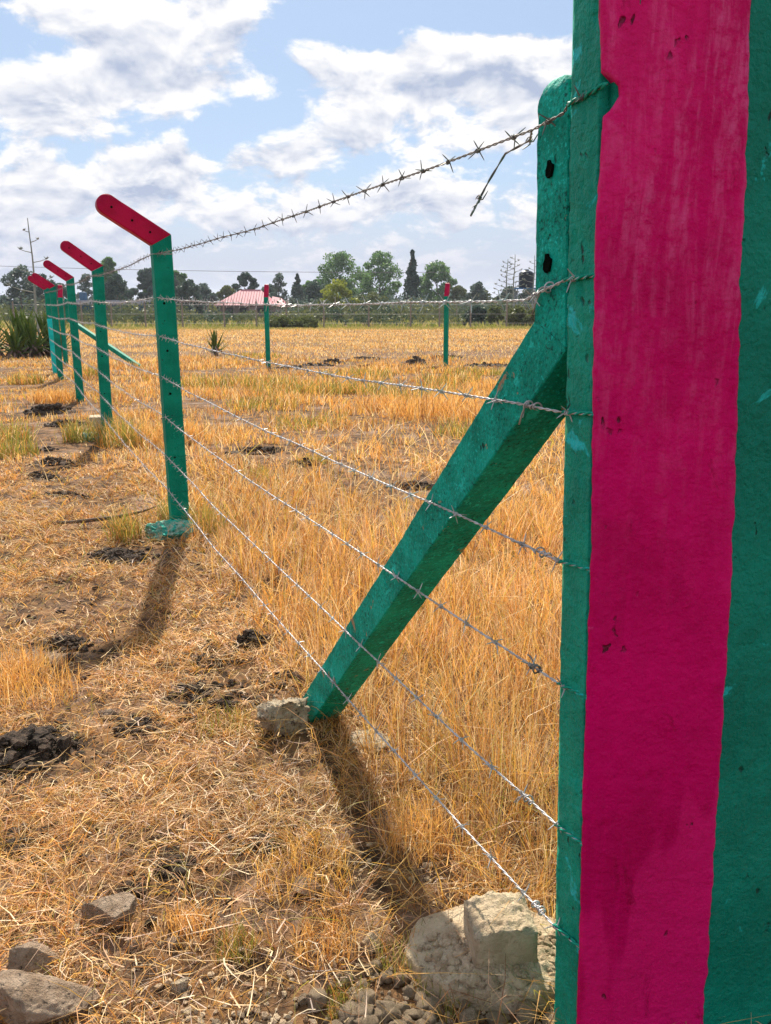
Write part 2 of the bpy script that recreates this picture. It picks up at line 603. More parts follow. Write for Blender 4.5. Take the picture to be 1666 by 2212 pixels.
def blades(name, root, h, reach, ang, droop, width, col, segs, label):
    n = len(h)
    t = np.linspace(0, 1, segs + 1)
    dx, dy = np.cos(ang), np.sin(ang)
    sph = RNG.uniform(0, 2 * np.pi, n)
    kink = RNG.normal(0, 0.25, n)
    co = np.zeros((n, 2 * segs + 1, 3), dtype=np.float32)
    for k in range(segs + 1):
        off = reach * t[k] ** 1.5
        bend = kink * reach * math.sin(math.pi * t[k])
        cx = root[:, 0] + dx * off - dy * bend
        cy = root[:, 1] + dy * off + dx * bend
        cz = root[:, 2] + h * (t[k] - droop * t[k] ** 2.2)
        if k < segs:
            w = width * (1 - 0.6 * t[k]) * 0.5
            co[:, 2 * k, 0] = cx - np.cos(sph) * w
            co[:, 2 * k, 1] = cy - np.sin(sph) * w
            co[:, 2 * k, 2] = cz
            co[:, 2 * k + 1, 0] = cx + np.cos(sph) * w
            co[:, 2 * k + 1, 1] = cy + np.sin(sph) * w
            co[:, 2 * k + 1, 2] = cz
        else:
            co[:, 2 * k, 0], co[:, 2 * k, 1], co[:, 2 * k, 2] = cx, cy, cz
    per = 2 * segs + 1
    base = (np.arange(n) * per)[:, None]
    pat, st, c = [], [], 0
    for k in range(segs - 1):
        pat += [2 * k, 2 * k + 1, 2 * k + 3, 2 * k + 2]
        st.append(c); c += 4
    pat += [2 * segs - 2, 2 * segs - 1, 2 * segs]
    st.append(c); c += 3
    loops = (base + np.array(pat)[None, :]).ravel()
    starts = ((np.arange(n) * c)[:, None] + np.array(st)[None, :]).ravel()
    cc = np.repeat(col[:, None, :], per, axis=1).reshape(-1, 3)
    me = fast_mesh(name, co.reshape(-1, 3), loops, starts, STRAW, cc)
    o = link(bpy.data.objects.new(name, me))
    tag(o, label, 'grass', None, 'stuff')
    return o


PAL = np.array([(0.84, 0.46, 0.13), (0.78, 0.34, 0.065), (0.94, 0.68, 0.34), (0.32, 0.13, 0.045), (0.90, 0.52, 0.11), (0.46, 0.38, 0.05), (0.72, 0.42, 0.24)])


def colours(n, w, x, y):
    w = np.array(w, dtype=float)
    idx = RNG.choice(len(PAL), n, p=w / w.sum())
    c = PAL[idx]
    big = fbm(x * 0.9, y * 0.9, 55, 3)[:, None]
    c = c * (0.80 + 0.4 * big) * RNG.uniform(0.6, 1.2, n)[:, None]
    return c


def samp(N, y0, y1, k, spread=0.62, extra=0.5):
    u = RNG.uniform(0, 1, N)
    y = (y0 ** k + u * (y1 ** k - y0 ** k)) ** (1 / k)
    x = RNG.uniform(-1, 1, N) * (spread * y + extra)
    return x, y


def inside(x, y):
    return (x - .31) * NIN[0] + (y - 1.40) * NIN[1]


def tufted(x, y, size, pull):
    """draw roots together into tufts; returns new roots, direction away from the tuft centre and a per-tuft number"""
    sz = size * np.maximum(1, y / 3.0)
    sz = size * 2 ** np.round(np.log2(sz / size))
    ix, iy = np.floor(x / sz), np.floor(y / sz)
    cx = (ix + .5 + (hash2(ix, iy, 201) - .5) * .9) * sz
    cy = (iy + .5 + (hash2(ix, iy, 202) - .5) * .9) * sz
    ang = np.arctan2(y - cy, x - cx)
    return x + (cx - x) * pull, y + (cy - y) * pull, ang, hash2(ix, iy, 203)


def keep(mask, *arrs):
    return [a[mask] for a in arrs]


def make_grass():
    # --- short trampled straw outside the fence, close to the camera
    x, y = samp(200000, 1.15, 7.5, 0.55)
    s = inside(x, y)
    d = 1 - bare(x, y)
    d *= 1 - sstep(-.05, .3, s) * .85
    d *= 0.22 + 0.78 * sstep(.36, .54, fbm(x * 3.2, y * 3.2, 61, 4))
    x, y, s = keep(RNG.uniform(0, 1, len(x)) < d, x, y, s)
    n = len(x)
    tuft = sstep(.56, .72, fbm(x * 1.6, y * 1.6, 71, 3))
    x, y, ang, tr = tufted(x, y, .055, RNG.uniform(.25, .8, n))
    h = RNG.uniform(.03, .085, n) * (1 + .9 * tuft) * (.6 + .8 * tr)
    reach = h * RNG.uniform(.4, 1.7, n)
    ang = ang + RNG.normal(0, .7, n)
    root = np.stack([x, y, gz(x, y) - .004], 1)
    w = np.maximum(.0026, .0011 * y) * RNG.uniform(.6, 1.3, n)
    blades('short_dry_grass', root, h, reach, ang, RNG.uniform(.1, .75, n), w,
           colours(n, (3.6, 2.8, 2.6, 2.2, 1.8, .8, 2.6), x, y), 3, 'short trampled straw on the near side of the wire fence')
    # --- litter lying flat
    x, y = samp(60000, 1.15, 8, 0.6)
    d = (1 - bare(x, y) * .85) * (.2 + .8 * sstep(.38, .56, fbm(x * 3.2, y * 3.2, 61, 4)))
    x, y = keep(RNG.uniform(0, 1, len(x)) < d, x, y)
    n = len(x)
    root = np.stack([x, y, gz(x, y) + RNG.uniform(.0, .025, n)], 1)
    ln = RNG.uniform(.03, .13, n)
    blades('straw_litter', root, RNG.uniform(.004, .022, n), ln, RNG.uniform(0, 2 * np.pi, n), RNG.uniform(.2, .9, n),
           np.maximum(.0026, .0011 * y) * RNG.uniform(.7, 1.4, n), colours(n, (4, 2, 4, 2, 1.6, .1, 1), x, y), 2,
           'loose straw lying flat on the ground')
    x, y = samp(4200, 1.2, 6, 0.6)
    x, y = keep(RNG.uniform(0, 1, len(x)) < 1 - bare(x, y) * .6, x, y)
    n = len(x)
    blades('broken_straw', np.stack([x, y, gz(x, y) + RNG.uniform(.01, .05, n)], 1), RNG.uniform(-.01, .02, n), RNG.uniform(.04, .16, n), RNG.uniform(0, 2 * np.pi, n), RNG.uniform(.0, .6, n),
           RNG.uniform(.0018, .0042, n), colours(n, (3, 1, 5, 1.2, 1, 0, .8), x, y), 3, 'broad pale broken straw blades lying loose')
    # --- tall hay inside the fence
    x, y = samp(150000, 1.6, 9.0, 0.75)
    s = inside(x, y)
    d = sstep(-.12, .22, s) * (1 - bare(x, y) * .95)
    d *= 0.35 + 0.65 * sstep(.28, .52, fbm(x * 2.5, y * 2.5, 81, 4))
    d *= 1 - .6 * sstep(5.0, 8, y)
    x, y, s = keep(RNG.uniform(0, 1, len(x)) < d, x, y, s)
    n = len(x)
    H = np.interp(y, [1.6, 2.5, 4.5, 6.5, 9], [.24, .32, .34, .20, .13])
    h = H * (.35 + .95 * fbm(x * 2.1, y * 2.1, 91, 3)) * RNG.uniform(.45, 1.25, n) * sstep(-.25, .35, s)
    x, y, ang, tr = tufted(x, y, .085, RNG.uniform(.2, .75, n))
    h = np.maximum(h * (.65 + .6 * tr), .05)
    reach = h * np.abs(RNG.normal(0.3, .28, n))
    ang = ang + RNG.normal(0, .8, n)
    root = np.stack([x, y, gz(x, y) - .004], 1)
    w = np.maximum(.0020, .0009 * y) * RNG.uniform(.6, 1.3, n)
    blades('tall_dry_grass', root, h, reach, ang, RNG.uniform(.0, .4, n), w,
           colours(n, (3.6, 2.8, 4.2, 2.2, 2.4, .9, 2.2), x, y), 3, 'tall orange hay standing inside the wire fence')
    # --- long bent stems crossing over each other
    x, y = samp(5200, 1.7, 9, 0.8)
    s = inside(x, y)
    x, y, s = keep(RNG.uniform(0, 1, len(x)) < (sstep(-.2, .1, s) * .95 + .07) * (1 - bare(x, y) * .8), x, y, s)
    n = len(x)
    h = RNG.uniform(.16, .42, n)
    root = np.stack([x, y, gz(x, y)], 1)
    blades('long_grass_stems', root, h, h * RNG.uniform(.3, 1.7, n), RNG.uniform(0, 2 * np.pi, n), RNG.uniform(.1, .6, n),
           np.maximum(.0026, .0009 * y), colours(n, (2, 2, 4, .6, 4, 1.2, 0), x, y) * 1.1, 5, 'long bent grass stems leaning over the hay')
    # --- tufts: orange clumps, olive clumps
    tx, ty, th, tc = [], [], [], []
    spots = [(-3.6, 24.5, .8, .22, 5), (1.9, 18.4, .7, .2, 5), (-.6, 17.6, .8, .22, 5), (2.9, 17.0, .7, .22, 5), (-.9, 10.2, .5, .2, 5), (.9, 9.3, .4, .2, 5), (-1.7, 12.0, .5, .22, 5), (-1.27, 2.95, .16, .20, 0), (-1.42, 3.15, .12, .15, 0), (-.45, 1.72, .07, .09, 0), (-.13, 1.66, .07, .10, 0), (.06, 1.62, .08, .08, 5),
             (-.33, 1.66, .05, .07, 5), (-1.55, 5.05, .1, .26, 5), (-1.08, 5.2, .12, .26, 5), (-1.35, 5.45, .12, .25, 5), (-.08, 1.5, .05, .06, 5), (.13, 1.52, .06, .07, 5),
             (-3.4, 8.0, .2, .22, 5), (-3.9, 8.9, .3, .28, 5), (-3.1, 8.9, .2, .3, 5), (-2.8, 9.15, .15, .3, 5), (-2.6, 8.6, .25, .35, 5), (-2.2, 8.7, .3, .35, 0),
             (-4.1, 8.6, .3, .2, 0), (-1.9, 14.6, .5, .32, 5), (-1.1, 14.2, .6, .3, 5), (-.3, 14.4, .5, .26, 5), (-1.6, 13.6, .4, .26, 5), (-2.9, 15.5, .7, .3, 5), (-2.2, 15.3, .4, .25, 5),
             (.5, 13.0, .7, .28, 5), (1.1, 15.6, .6, .3, 5), (1.8, 14.6, .5, .25, 0), (.5, 10.9, .5, .38, 0), (.9, 11.5, .5, .36, 0), (-.1, 11.8, .3, .3, 0), (1.3, 10.5, .4, .3, 0),
             (-5.9, 17.6, .3, .3, 5), (-.62, 7.6, .16, .1, 5), (-1.0, 6.9, .12, .12, 5), (.08, 2.05, .1, .2, 0), (-.55, 2.7, .1, .1, 5), (-.2, 1.9, .12, .12, 4), (-4.8, 12.7, .3, .3, 0), (-6.5, 16.0, .3, .25, 5)]
    for cx, cy, r, hh, ci in spots:
        m = int(260 * (0.6 + r * 3))
        a, q = RNG.uniform(0, 2 * np.pi, m), np.sqrt(RNG.uniform(0, 1, m)) * r
        tx.append(cx + np.cos(a) * q); ty.append(cy + np.sin(a) * q)
        th.append(hh * RNG.uniform(.45, 1.1, m))
        base = PAL[ci] if ci != 5 else np.array((.30, .29, .05))
        mixc = np.where((RNG.uniform(0, 1, m) < (.42 if cy > 10 else .6))[:, None], base[None, :], PAL[RNG.integers(0, 5, m)])
        tc.append(mixc * RNG.uniform(.7, 1.15, m)[:, None])
    x, y, h, c = np.concatenate(tx), np.concatenate(ty), np.concatenate(th), np.concatenate(tc)
    n = len(x)
    blades('grass_tufts', np.stack([x, y, gz(x, y) - .004], 1), h, h * np.abs(RNG.normal(.3, .3, n)), RNG.uniform(0, 2 * np.pi, n),
           RNG.uniform(0, .4, n), np.maximum(.0020, .0009 * y), c, 3, 'olive and orange grass tufts scattered along the fence and field')
    # --- mid field
    x, y = samp(190000, 7, 24, 1.0, 0.6, 0.5)
    s = inside(x, y)
    d = (1 - bare(x, y)) * (0.12 + 0.88 * sstep(.36, .54, fbm(x * .9, y * 1.5, 101, 4)))
    x, y, s = keep(RNG.uniform(0, 1, len(x)) < d, x, y, s)
    n = len(x)
    h = RNG.uniform(.03, .13, n) * (.3 + 1.6 * sstep(.35, .75, fbm(x * .8, y * 1.3, 111, 3))) * np.where(s > .3, 1.2, .65)
    blades('field_dry_grass', np.stack([x, y, gz(x, y) - .004], 1), h, h * np.abs(RNG.normal(.3, .4, n)), RNG.uniform(0, 2 * np.pi, n),
           RNG.uniform(0, .5, n), .0010 * y * RNG.uniform(.7, 1.2, n), colours(n, (4, 3, 3, 1.6, 2, .7, 1), x, y), 2,
           'dry straw-coloured grass over the middle of the field')
    # --- far field
    x, y = samp(300000, 22, 68, 1.25, 0.56, 1)
    d = (1 - bare(x, y)) * (0.30 + 0.70 * sstep(.38, .56, fbm(x * .4, y * .6, 121, 4))) * np.where(y < 28, .5, 1)
    x, y = keep(RNG.uniform(0, 1, len(x)) < d, x, y)
    n = len(x)
    h = RNG.uniform(.03, .13, n)
    c = colours(n, (4, 1.5, 5.5, .8, 1.5, .3, 1.0), x, y)
    g = sstep(57, 63, y + 6 * (fbm(x * .3, y * .3, 131, 3) - .5))
    gc = np.array([(.22, .24, .035), (.34, .31, .06), (.46, .36, .12)])[RNG.integers(0, 3, n)] * RNG.uniform(.8, 1.2, n)[:, None]
    c = c * (1 - g[:, None]) + gc * g[:, None]
    blades('far_field_grass', np.stack([x, y, gz(x, y) - .01], 1), h * (1 + .7 * g), h * RNG.uniform(.1, .8, n), RNG.uniform(0, 2 * np.pi, n), RNG.uniform(0, .3, n),
           np.where(y < 30, .0011, .0013) * y * RNG.uniform(.6, 1.2, n), c, 1, 'pale far grass with a green strip before the distant fence')
    x, y = samp(26000, 66, 125, 1.2, 0.56, 1)
    n = len(x)
    gc = np.array([(.17, .20, .035), (.26, .26, .05), (.40, .32, .12)])[RNG.integers(0, 3, n)] * RNG.uniform(.8, 1.2, n)[:, None]
    h = RNG.uniform(.2, .6, n)
    blades('rough_meadow_grass', np.stack([x, y, gz(x, y) - .01], 1), h, h * .4, RNG.uniform(0, 2 * np.pi, n), RNG.uniform(0, .3, n),
           .0028 * y * RNG.uniform(.7, 1.2, n), gc, 1, 'green rough grass beyond the distant wooden fence')


make_grass()

# ---------------------------------------------------------------- concrete posts


def section(sub=4, ch=0.12):
    """closed outline of a square bar, half width 1, with worn corners"""
    pts = []
    for k in range(4):
        a = k * math.pi / 2
        ca, sa = round(math.cos(a)), round(math.sin(a))
        for i in range(sub + 1):
            v = -1 + ch + (2 - 2 * ch) * i / sub
            p = (1.0, v)
            pts.append((p[0] * ca - p[1] * sa, p[0] * sa + p[1] * ca))
    return pts


def bar(stations, hw, hd, sub=4, ch=0.12, rough=0.0, freq=20, seed=0, miter0=None):
    """sweep a square section along stations (x, z, tilt of the section plane, in-plane scale) lying in the xz plane"""
    sec = section(sub, ch)
    m = len(sec)
    vs, fs = [], []
    for (cx, cz, dx, dz, sc) in stations:
        px, pz = dz, -dx           # in-plane perpendicular
        for a, b in sec:
            p = Vector((cx + px * a * hw * sc, b * hd * min(1, .6 + .4 * sc), cz + pz * a * hw * sc))
            if rough:
                q = p * freq + Vector((seed * 3.1, seed * 7.7, seed * 1.3))
                k = mn.fractal(q, 0.9, 2.1, 4)
                edge = max(abs(a), .001) * max(abs(b), .001)
                k2 = mn.noise(p * freq * .35 + Vector((seed, 5, 9)))
                amt = rough * (k + (-1.4 * max(0, k2) if edge > .8 else 0))
                c = Vector((cx, 0, cz))
                p = p + (p - c).normalized() * amt
            vs.append(p)
    n = len(stations)
    for i in range(n - 1):
        for k in range(m):
            a, b = i * m + k, i * m + (k + 1) % m
            fs.append((a, a + m, b + m, b))
    for i, flip in ((0, False), (n - 1, True)):
        c = sum((vs[i * m + k] for k in range(m)), Vector()) / m
        vs.append(c)
        ci = len(vs) - 1
        for k in range(m):
            a, b = i * m + k, i * m + (k + 1) % m
            fs.append((ci, a, b) if not flip else (ci, b, a))
    return vs, fs


def lerp_st(p, q, n, dirv, sc=1.0):
    return [(p[0] + (q[0] - p[0]) * i / n, p[1] + (q[1] - p[1]) * i / n, dirv[0], dirv[1], sc) for i in range(n + 1)]


def bent_post_parts(root, H, arm_vec, hw, shaft_mat, arm_mat, rough=0.0012, step=0.05, seed=0, wires=(), z0=-0.3, holes=True, tie=True):
    """straight shaft with a leaning arm on top; local x = side the arm leans to, y = along the fence"""
    ax, az = arm_vec
    L = math.hypot(ax, az)
    ad = (ax / L, az / L)
    mid = (ad[0], ad[1] + 1)
    ml = math.hypot(*mid)
    mid = (mid[0] / ml, mid[1] / ml)
    msc = 1 / (mid[1])                       # mitre stretch
    st = lerp_st((0, z0), (0, H - hw * 1.1), max(2, int((H - z0) / step)), (0, 1))
    st.append((0, H, mid[0], mid[1], msc))
    vs, fs = bar(st, hw, hw, rough=rough, seed=seed)
    mesh_obj('shaft', vs, fs, shaft_mat, root, True, 32)
    st = [(0.0008, H + 0.0012, mid[0], mid[1], msc * 1.006)]
    n = max(2, int(L / step))
    for i in range(1, n + 1):
        t = i / n
        if t * L < hw * 1.1: continue
        st.append((ax * t, H + az * t, ad[0], ad[1], 1.004))
    for i in range(1, 9):
        a = i / 8 * math.pi / 2 * .985
        d = math.sin(a) * hw
        st.append((ax + ad[0] * d, H + az + ad[1] * d, ad[0], ad[1], math.cos(a)))
    vs, fs = bar(st, hw, hw, rough=rough, seed=seed + 3)
    mesh_obj('arm', vs, fs, arm_mat, root, True, 32)
    if holes:
        for hz in [H - .07, H - .35, H - .62, H - .87, H - 1.25]:
            b = MB().tube([(.012, hw - .006, hz), (.012, hw + .0018, hz)], .0075, 8)
            b.build('nail_hole', HOLE, root)
        for t in (.22, .55, .92):
            b = MB().tube([(ax * t, hw - .006, H + az * t), (ax * t, hw + .0024, H + az * t)], .007, 8)
            b.build('nail_hole', HOLE, root)
    if tie:
        for wz in wires:
            r = hw + .0022
            jig = random.uniform(-.006, .006)
            pts = [(r, -r, wz), (r, r, wz + jig), (-r, r, wz + jig), (-r, -r, wz), (r, -r, wz)]
            MB().tube(pts, .0017, 5, False).build('binding_wire', GREEN_DARK if wz < H - .2 else WIRE, root)


WZ = [1.645, 1.405, 1.185, 0.95, 0.715, 0.475, 0.262]     # wire heights above the ground at a post
ANG = math.atan2(NO.y, NO.x)
fence_pts = [(-1.262, 5.28), (-2.915, 9.20), (-4.47, 12.94), (-6.20, 16.95), (-6.86, 18.5)]
fence_labels = ['green concrete post with bent red arm standing nearest, turquoise paint splashed at its base',
                'green concrete post with red arm, small cement block beside its base',
                'third green red-armed fence post counted from the pink pillar',
                'green red-armed fence post next before the turquoise-bottomed end post',
                'end post of the fence row, lower shaft painted bright turquoise']
posts = []
for i, (px, py) in enumerate(fence_pts):
    c = Vector((px, py, 0)) + NO * 0.012
    g = g1(c.x, c.y)
    tilt = [(.012, -.004), (-.012, .006), (.004, .004), (.006, -.01), (.02, .015)][i]
    root = empty('fence_post', (c.x, c.y, g), (tilt[1], tilt[0], ANG))
    tag(root, fence_labels[i], 'post', 'bent concrete posts along the wire fence')
    bent_post_parts(root, 1.72, (.284, .205 if i else .185), .055, GREEN, RED, seed=i, wires=WZ if i < 3 else (), step=.05 if i < 2 else .12, holes=i < 3)
    if i == 4:
        st = lerp_st((0, -.05), (0, 1.12), 8, (0, 1))
        vs, fs = bar(st, .0575, .0575, rough=.001, seed=9)
        o = mesh_obj('painted_band', vs, fs, TURQ, root, True)
        o['label'] = 'bright turquoise lower shaft'
    posts.append(c)

# rear fence: corner post and two line posts, arms leaning away
for x, y, lab, ang in ((-7.72, 21.5, 'corner fence post whose red arm points straight up behind the row', 100),
                       (-2.765, 20.99, 'far green post with red tip standing right of the pink-roofed house', 88),
                       (1.373, 20.28, 'far green post with tilted red tip near the leaning green stay', 76)):
    root = empty('fence_post', (x, y, g1(x, y)), (0, R(-.8), R(ang)))
    tag(root, lab, 'post', 'rear row of concrete posts')
    bent_post_parts(root, 1.58, (.12, .25), .050, GREEN, RED, step=.15, holes=False, tie=False)

# far stay propping the corner post
root = empty('stay_post', (-5.5, 20.15, g1(-5.5, 20.15)), (0, 0, math.atan2(1.35, -2.1)))
tag(root, 'far green stay leaning up against the corner fence post', 'stay post')
st = lerp_st((-.1, -.05), (2.35, 1.02), 8, (.915, .40))
st.append((2.42, 1.07, .55, .83, 1.1))
vs, fs = bar(st, .048, .048, rough=.001, seed=4)
mesh_obj('shaft', vs, fs, GREEN, root, True)
st = [(2.42, 1.071, .55, .83, 1.1)] + lerp_st((2.45, 1.12), (2.45, 1.50), 4, (0, 1)) + [(2.45, 1.50 + .048 * math.sin(k * .25), 0, 1, math.cos(k * .25)) for k in range(1, 7)]
vs, fs = bar(st, .048, .048, rough=.001, seed=5)
mesh_obj('arm', vs, fs, GREEN, root, True)

# ---------------------------------------------------------------- near stay (bent post used as a prop)
BX, BY = -0.247, 2.7046                          # foot, on the outward side face
stay = empty('stay_post', (BX, BY, 0), (0, 0, math.atan2(-.922, .387)))
tag(stay, 'rough teal concrete stay slanting up against the pink and green gate pillar', 'stay post')
HW = .049
# local x runs from the foot to the pillar, local y: +y points to the outward (camera) side when x -> (.387,-.922)


def stay_parts():
    d = Vector((1.39, 1.318)).normalized()
    nrm = Vector((-d.y, d.x))
    p0 = Vector((-.02, 0.005)) + nrm * HW - d * .02
    p1 = Vector((1.338, 1.345))
    mid = (Vector((0, 1)) + d).normalized()
    L = (p1 - p0).length
    n = int(L / .012)
    st = []
    for i in range(n):
        t = i / n
        p = p0 + (p1 - p0) * t
        st.append((p.x, p.y, d.x, d.y, 1.0 + .02 * math.sin(t * 9)))
    msc = 1 / mid.dot(d)
    st.append((p1.x - .004, p1.y, mid.x, mid.y, msc))
    vs, fs = bar(st, HW, .05, sub=9, ch=.045, rough=.0009, freq=60, seed=2)
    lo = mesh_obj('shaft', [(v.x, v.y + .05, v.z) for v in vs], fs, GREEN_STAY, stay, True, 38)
    lo.data.materials.append(GREEN)            # underside is smoother, and its shade is painted in with the darker fence green
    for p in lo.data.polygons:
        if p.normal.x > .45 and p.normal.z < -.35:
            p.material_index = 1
    st = [(p1.x - .004, p1.y + .001, mid.x, mid.y, msc * 1.004)]
    top = 1.695
    n = int((top - p1.y - .03) / .012)
    for i in range(1, n + 1):
        z = p1.y + .03 + (top - p1.y - .03) * i / n
        st.append((p1.x - .018 * (z - p1.y) / .35 - .006, z, -.03, 1, .93))
    for k in range(1, 9):
        a = k / 8 * math.pi / 2 * .97
        st.append((p1.x - .024 - .002 * k * .3, top + HW * .9 * math.sin(a), -.03, 1, .93 * math.cos(a) ** .75))
    vs, fs = bar(st, HW, .05, sub=9, ch=.05, rough=.0013, freq=60, seed=6)
    mesh_obj('arm', [(v.x, v.y + .05, v.z) for v in vs], fs, GREEN_STAY, stay, True, 38)
    for (x, z, r) in ((1.316, 1.60, .009), (1.321, 1.455, .010)):
        pts = [(x + r * (1 + .25 * math.sin(k * 2.1)) * math.cos(k * .524), -.0028, z + r * 1.5 * (1 + .2 * math.cos(k * 1.7)) * math.sin(k * .524)) for k in range(12)]
        mesh_obj('bolt_hole', pts + [(a_, .01, c_) for a_, b_, c_ in pts], [tuple(range(12))] + [(k, (k + 1) % 12, 12 + (k + 1) % 12, 12 + k) for k in range(12)], HOLE, stay)


stay_parts()

# ---------------------------------------------------------------- straight green post next to the pillar
LEAN = -0.030                                     # both the post and the pillar lean slightly


def green_gate_post():
    root = empty('gate_post', (.318, 1.418, 0), (0, 0, 0))
    tag(root, 'straight green concrete post between the stay and the pink pillar', 'post')
    ax = Vector((.387, -.922, 0))
    inn = Vector((.922, .387, 0))
    # outline in plan, outward face first
    sec = []
    W, D = .072, .11
    ns = 14
    for i in range(ns + 1): sec.append(ax * (W * i / ns))
    for i in range(1, 7): sec.append(ax * W + inn * (D * i / 6))
    for i in range(1, 7): sec.append(ax * (W * (1 - i / 6)) + inn * D)
    for i in range(1, 6): sec.append(inn * (D * (1 - i / 6)))
    m = len(sec)
    ctr = ax * W / 2 + inn * D / 2
    zs = [-.15 + 2.75 * k / 250 for k in range(251)]
    vs, fs = [], []
    for z in zs:
        for p in sec:
            q = p + Vector((LEAN * (z - .3), 0, z))
            k = mn.fractal(q * 34, .8, 2.1, 3) * .0022 + mn.fractal(q * 9 + Vector((3, 1, 4)), 1, 2, 2) * .002
            pitv = mn.noise(Vector((q.x * 45, q.y * 45, q.z * 28)) + Vector((8, 2, 1)))
            k -= .013 * max(0, pitv - .40)
            u = (p - ctr)
            worn = .0042 * max(0, mn.fractal(Vector((1, 2, z * 16)), .8, 2, 3)) if (u.length > .058) else 0
            vs.append(q + u.normalized() * (k - worn))
    for i in range(len(zs) - 1):
        for k in range(m):
            a, b = i * m + k, i * m + (k + 1) % m
            fs.append((a, b, b + m, a + m))
    fs.append(tuple(range((len(zs) - 1) * m, len(zs) * m)))
    mesh_obj('shaft', vs, fs, GREEN_GATE, root, True)


green_gate_post()

# ---------------------------------------------------------------- rendered gate pillar with its pink band
PL_Z = [(2.6, .272), (1.796, .295), (1.709, .302), (1.701, .312), (1.692, .325), (1.677, .327), (1.659, .319), (1.65, .308), (1.601, .307), (1.494, .306),
        (1.226, .317), (1.013, .327), (.792, .332), (.597, .336), (.323, .345), (.115, .350), (-.15, .356)][::-1]
PR_Z = [(2.6, .462), (1.804, .510), (1.655, .521), (1.43, .534), (1.149, .553), (.918, .566), (.667, .575), (.442, .582), (.2, .591), (.086, .593), (-.15, .597)][::-1]


def gate_pillar():
    root = empty('gate_pillar', (.45, 1.45, 0))
    tag(root, 'thick gate pillar with a crimson pink band and dark green side', 'pillar')
    off = Vector((.45, 1.45, 0))
    lz, lx = [a for a, b in PL_Z], [b for a, b in PL_Z]
    rz, rx = [a for a, b in PR_Z], [b for a, b in PR_Z]
    yf = lambda x: 1.335 + .12 * (x - .322)
    zs = [-.15 + 2.75 * k / 420 for k in range(421)]
    NX = 70
    vs, fs = [], []
    for z in zs:
        xl = np.interp(z, lz, lx) + .0022 * mn.fractal(Vector((3, 7, z * 30)), .9, 2, 4)
        xr = np.interp(z, rz, rx) + .0040 * mn.fractal(Vector((9, 2, z * 22)), .9, 2, 4)
        for i in range(NX + 1):
            x = xl + (xr - xl) * i / NX
            y = yf(x)
            q = Vector((x, y, z))
            dn = .0011 * mn.fractal(Vector((x * 40, 4, z * 20)), .8, 2.1, 2) + .0024 * mn.fractal(Vector((x * 14, 8, z * 5)), 1, 2, 2)
            gouge = mn.noise(Vector((x * 70, 1, z * 22)) + Vector((2, 9, 5)))
            dn -= .014 * max(0, gouge - .58)
            e = min(i, NX - i)
            dn -= {0: .004, 1: .0012}.get(e, 0)
            vs.append(Vector((x, y - dn, z)) - off)
    m = NX + 1
    for i in range(len(zs) - 1):
        for k in range(NX):
            a = i * m + k
            fs.append((a, a + 1, a + 1 + m, a + m))
    # rim going back into the wall
    k0 = len(vs)
    for i, z in enumerate(zs):
        for j in (0, NX):
            v = vs[i * m + j]
            vs.append(Vector((v.x + (.004 if j == 0 else -.004), v.y + (.030 if j == 0 else .012), v.z)))
    for i in range(len(zs) - 1):
        a, b = i * m, (i + 1) * m
        fs.append((a, b, k0 + 2 * (i + 1), k0 + 2 * i))
        fs.append((a + NX, k0 + 2 * i + 1, k0 + 2 * (i + 1) + 1, b + NX))
    mesh_obj('pink_band', vs, fs, PINK, root, True)['label'] = 'crimson pink painted band'
    # green body: front plane slightly behind the band, turning away to the right
    vs, fs = [], []
    NB = 46
    for z in zs[::2]:
        xl = np.interp(z, lz, lx)
        notch = max(0, xl - (.306 - LEAN * 0))
        x0 = .362 + LEAN * (z - .3)
        xr = np.interp(z, rz, rx)
        for i in range(NB + 1):
            t = i / NB
            x = x0 + (1.05 - x0) * t
            y = yf(x) + .0055
            if x > xr + .006:
                y += .0035 + (x - xr) * .18
            q = Vector((x, y, z))
            dn = .0014 * mn.fractal(Vector((x * 16, 14, z * 16)), .8, 2.1, 2) + .003 * mn.fractal(Vector((x * 8, 18, z * 5)), 1, 2, 2)
            vs.append(Vector((x, y - dn, z)) - off)
        vs.append(Vector((1.05, yf(1.05) + .42, z)) - off)
        vs.append(Vector((x0, yf(x0) + .30, z)) - off)
    m = NB + 3
    nz = len(zs[::2])
    for i in range(nz - 1):
        for k in range(m):
            a, b = i * m + k, i * m + (k + 1) % m
            fs.append((a, b, b + m, a + m))
    fs.append(tuple(range((nz - 1) * m, nz * m)))
    mesh_obj('body', vs, fs, GREEN_DARK, root, True)


gate_pillar()

# ---------------------------------------------------------------- barbed wires


def make_barb(name, seed):
    rnd = random.Random(seed)
    b = MB()
    pts = []
    for k in range(15):
        a = k / 14 * 2 * math.pi * 2.2
        pts.append((-.005 + .010 * k / 14, math.cos(a) * .0036, math.sin(a) * .0036))
    b.tube(pts, .0012, 5)
    for x0, a0 in ((-.005, 0), (.005, math.pi * .5)):
        for s in (1, -1):
            a = a0 + (0 if s > 0 else math.pi) + rnd.uniform(-.5, .5)
            L = rnd.uniform(.0145, .020)
            p = Vector((x0, math.cos(a) * .003, math.sin(a) * .003))
            d = Vector((rnd.uniform(-.55, .55), math.cos(a), math.sin(a))).normalized()
            b.tube([p, p + d * L * .6, p + d * L], [.0012, .0011, .0005], 5)
    me = bpy.data.meshes.new(name)
    me.from_pydata(b.v, [], b.f)
    me.update()
    return me, b.v, b.f


BARBS = [make_barb('barb', s) for s in range(4)]
BARBS_DARK = [make_barb('barb', s) for s in range(4)]


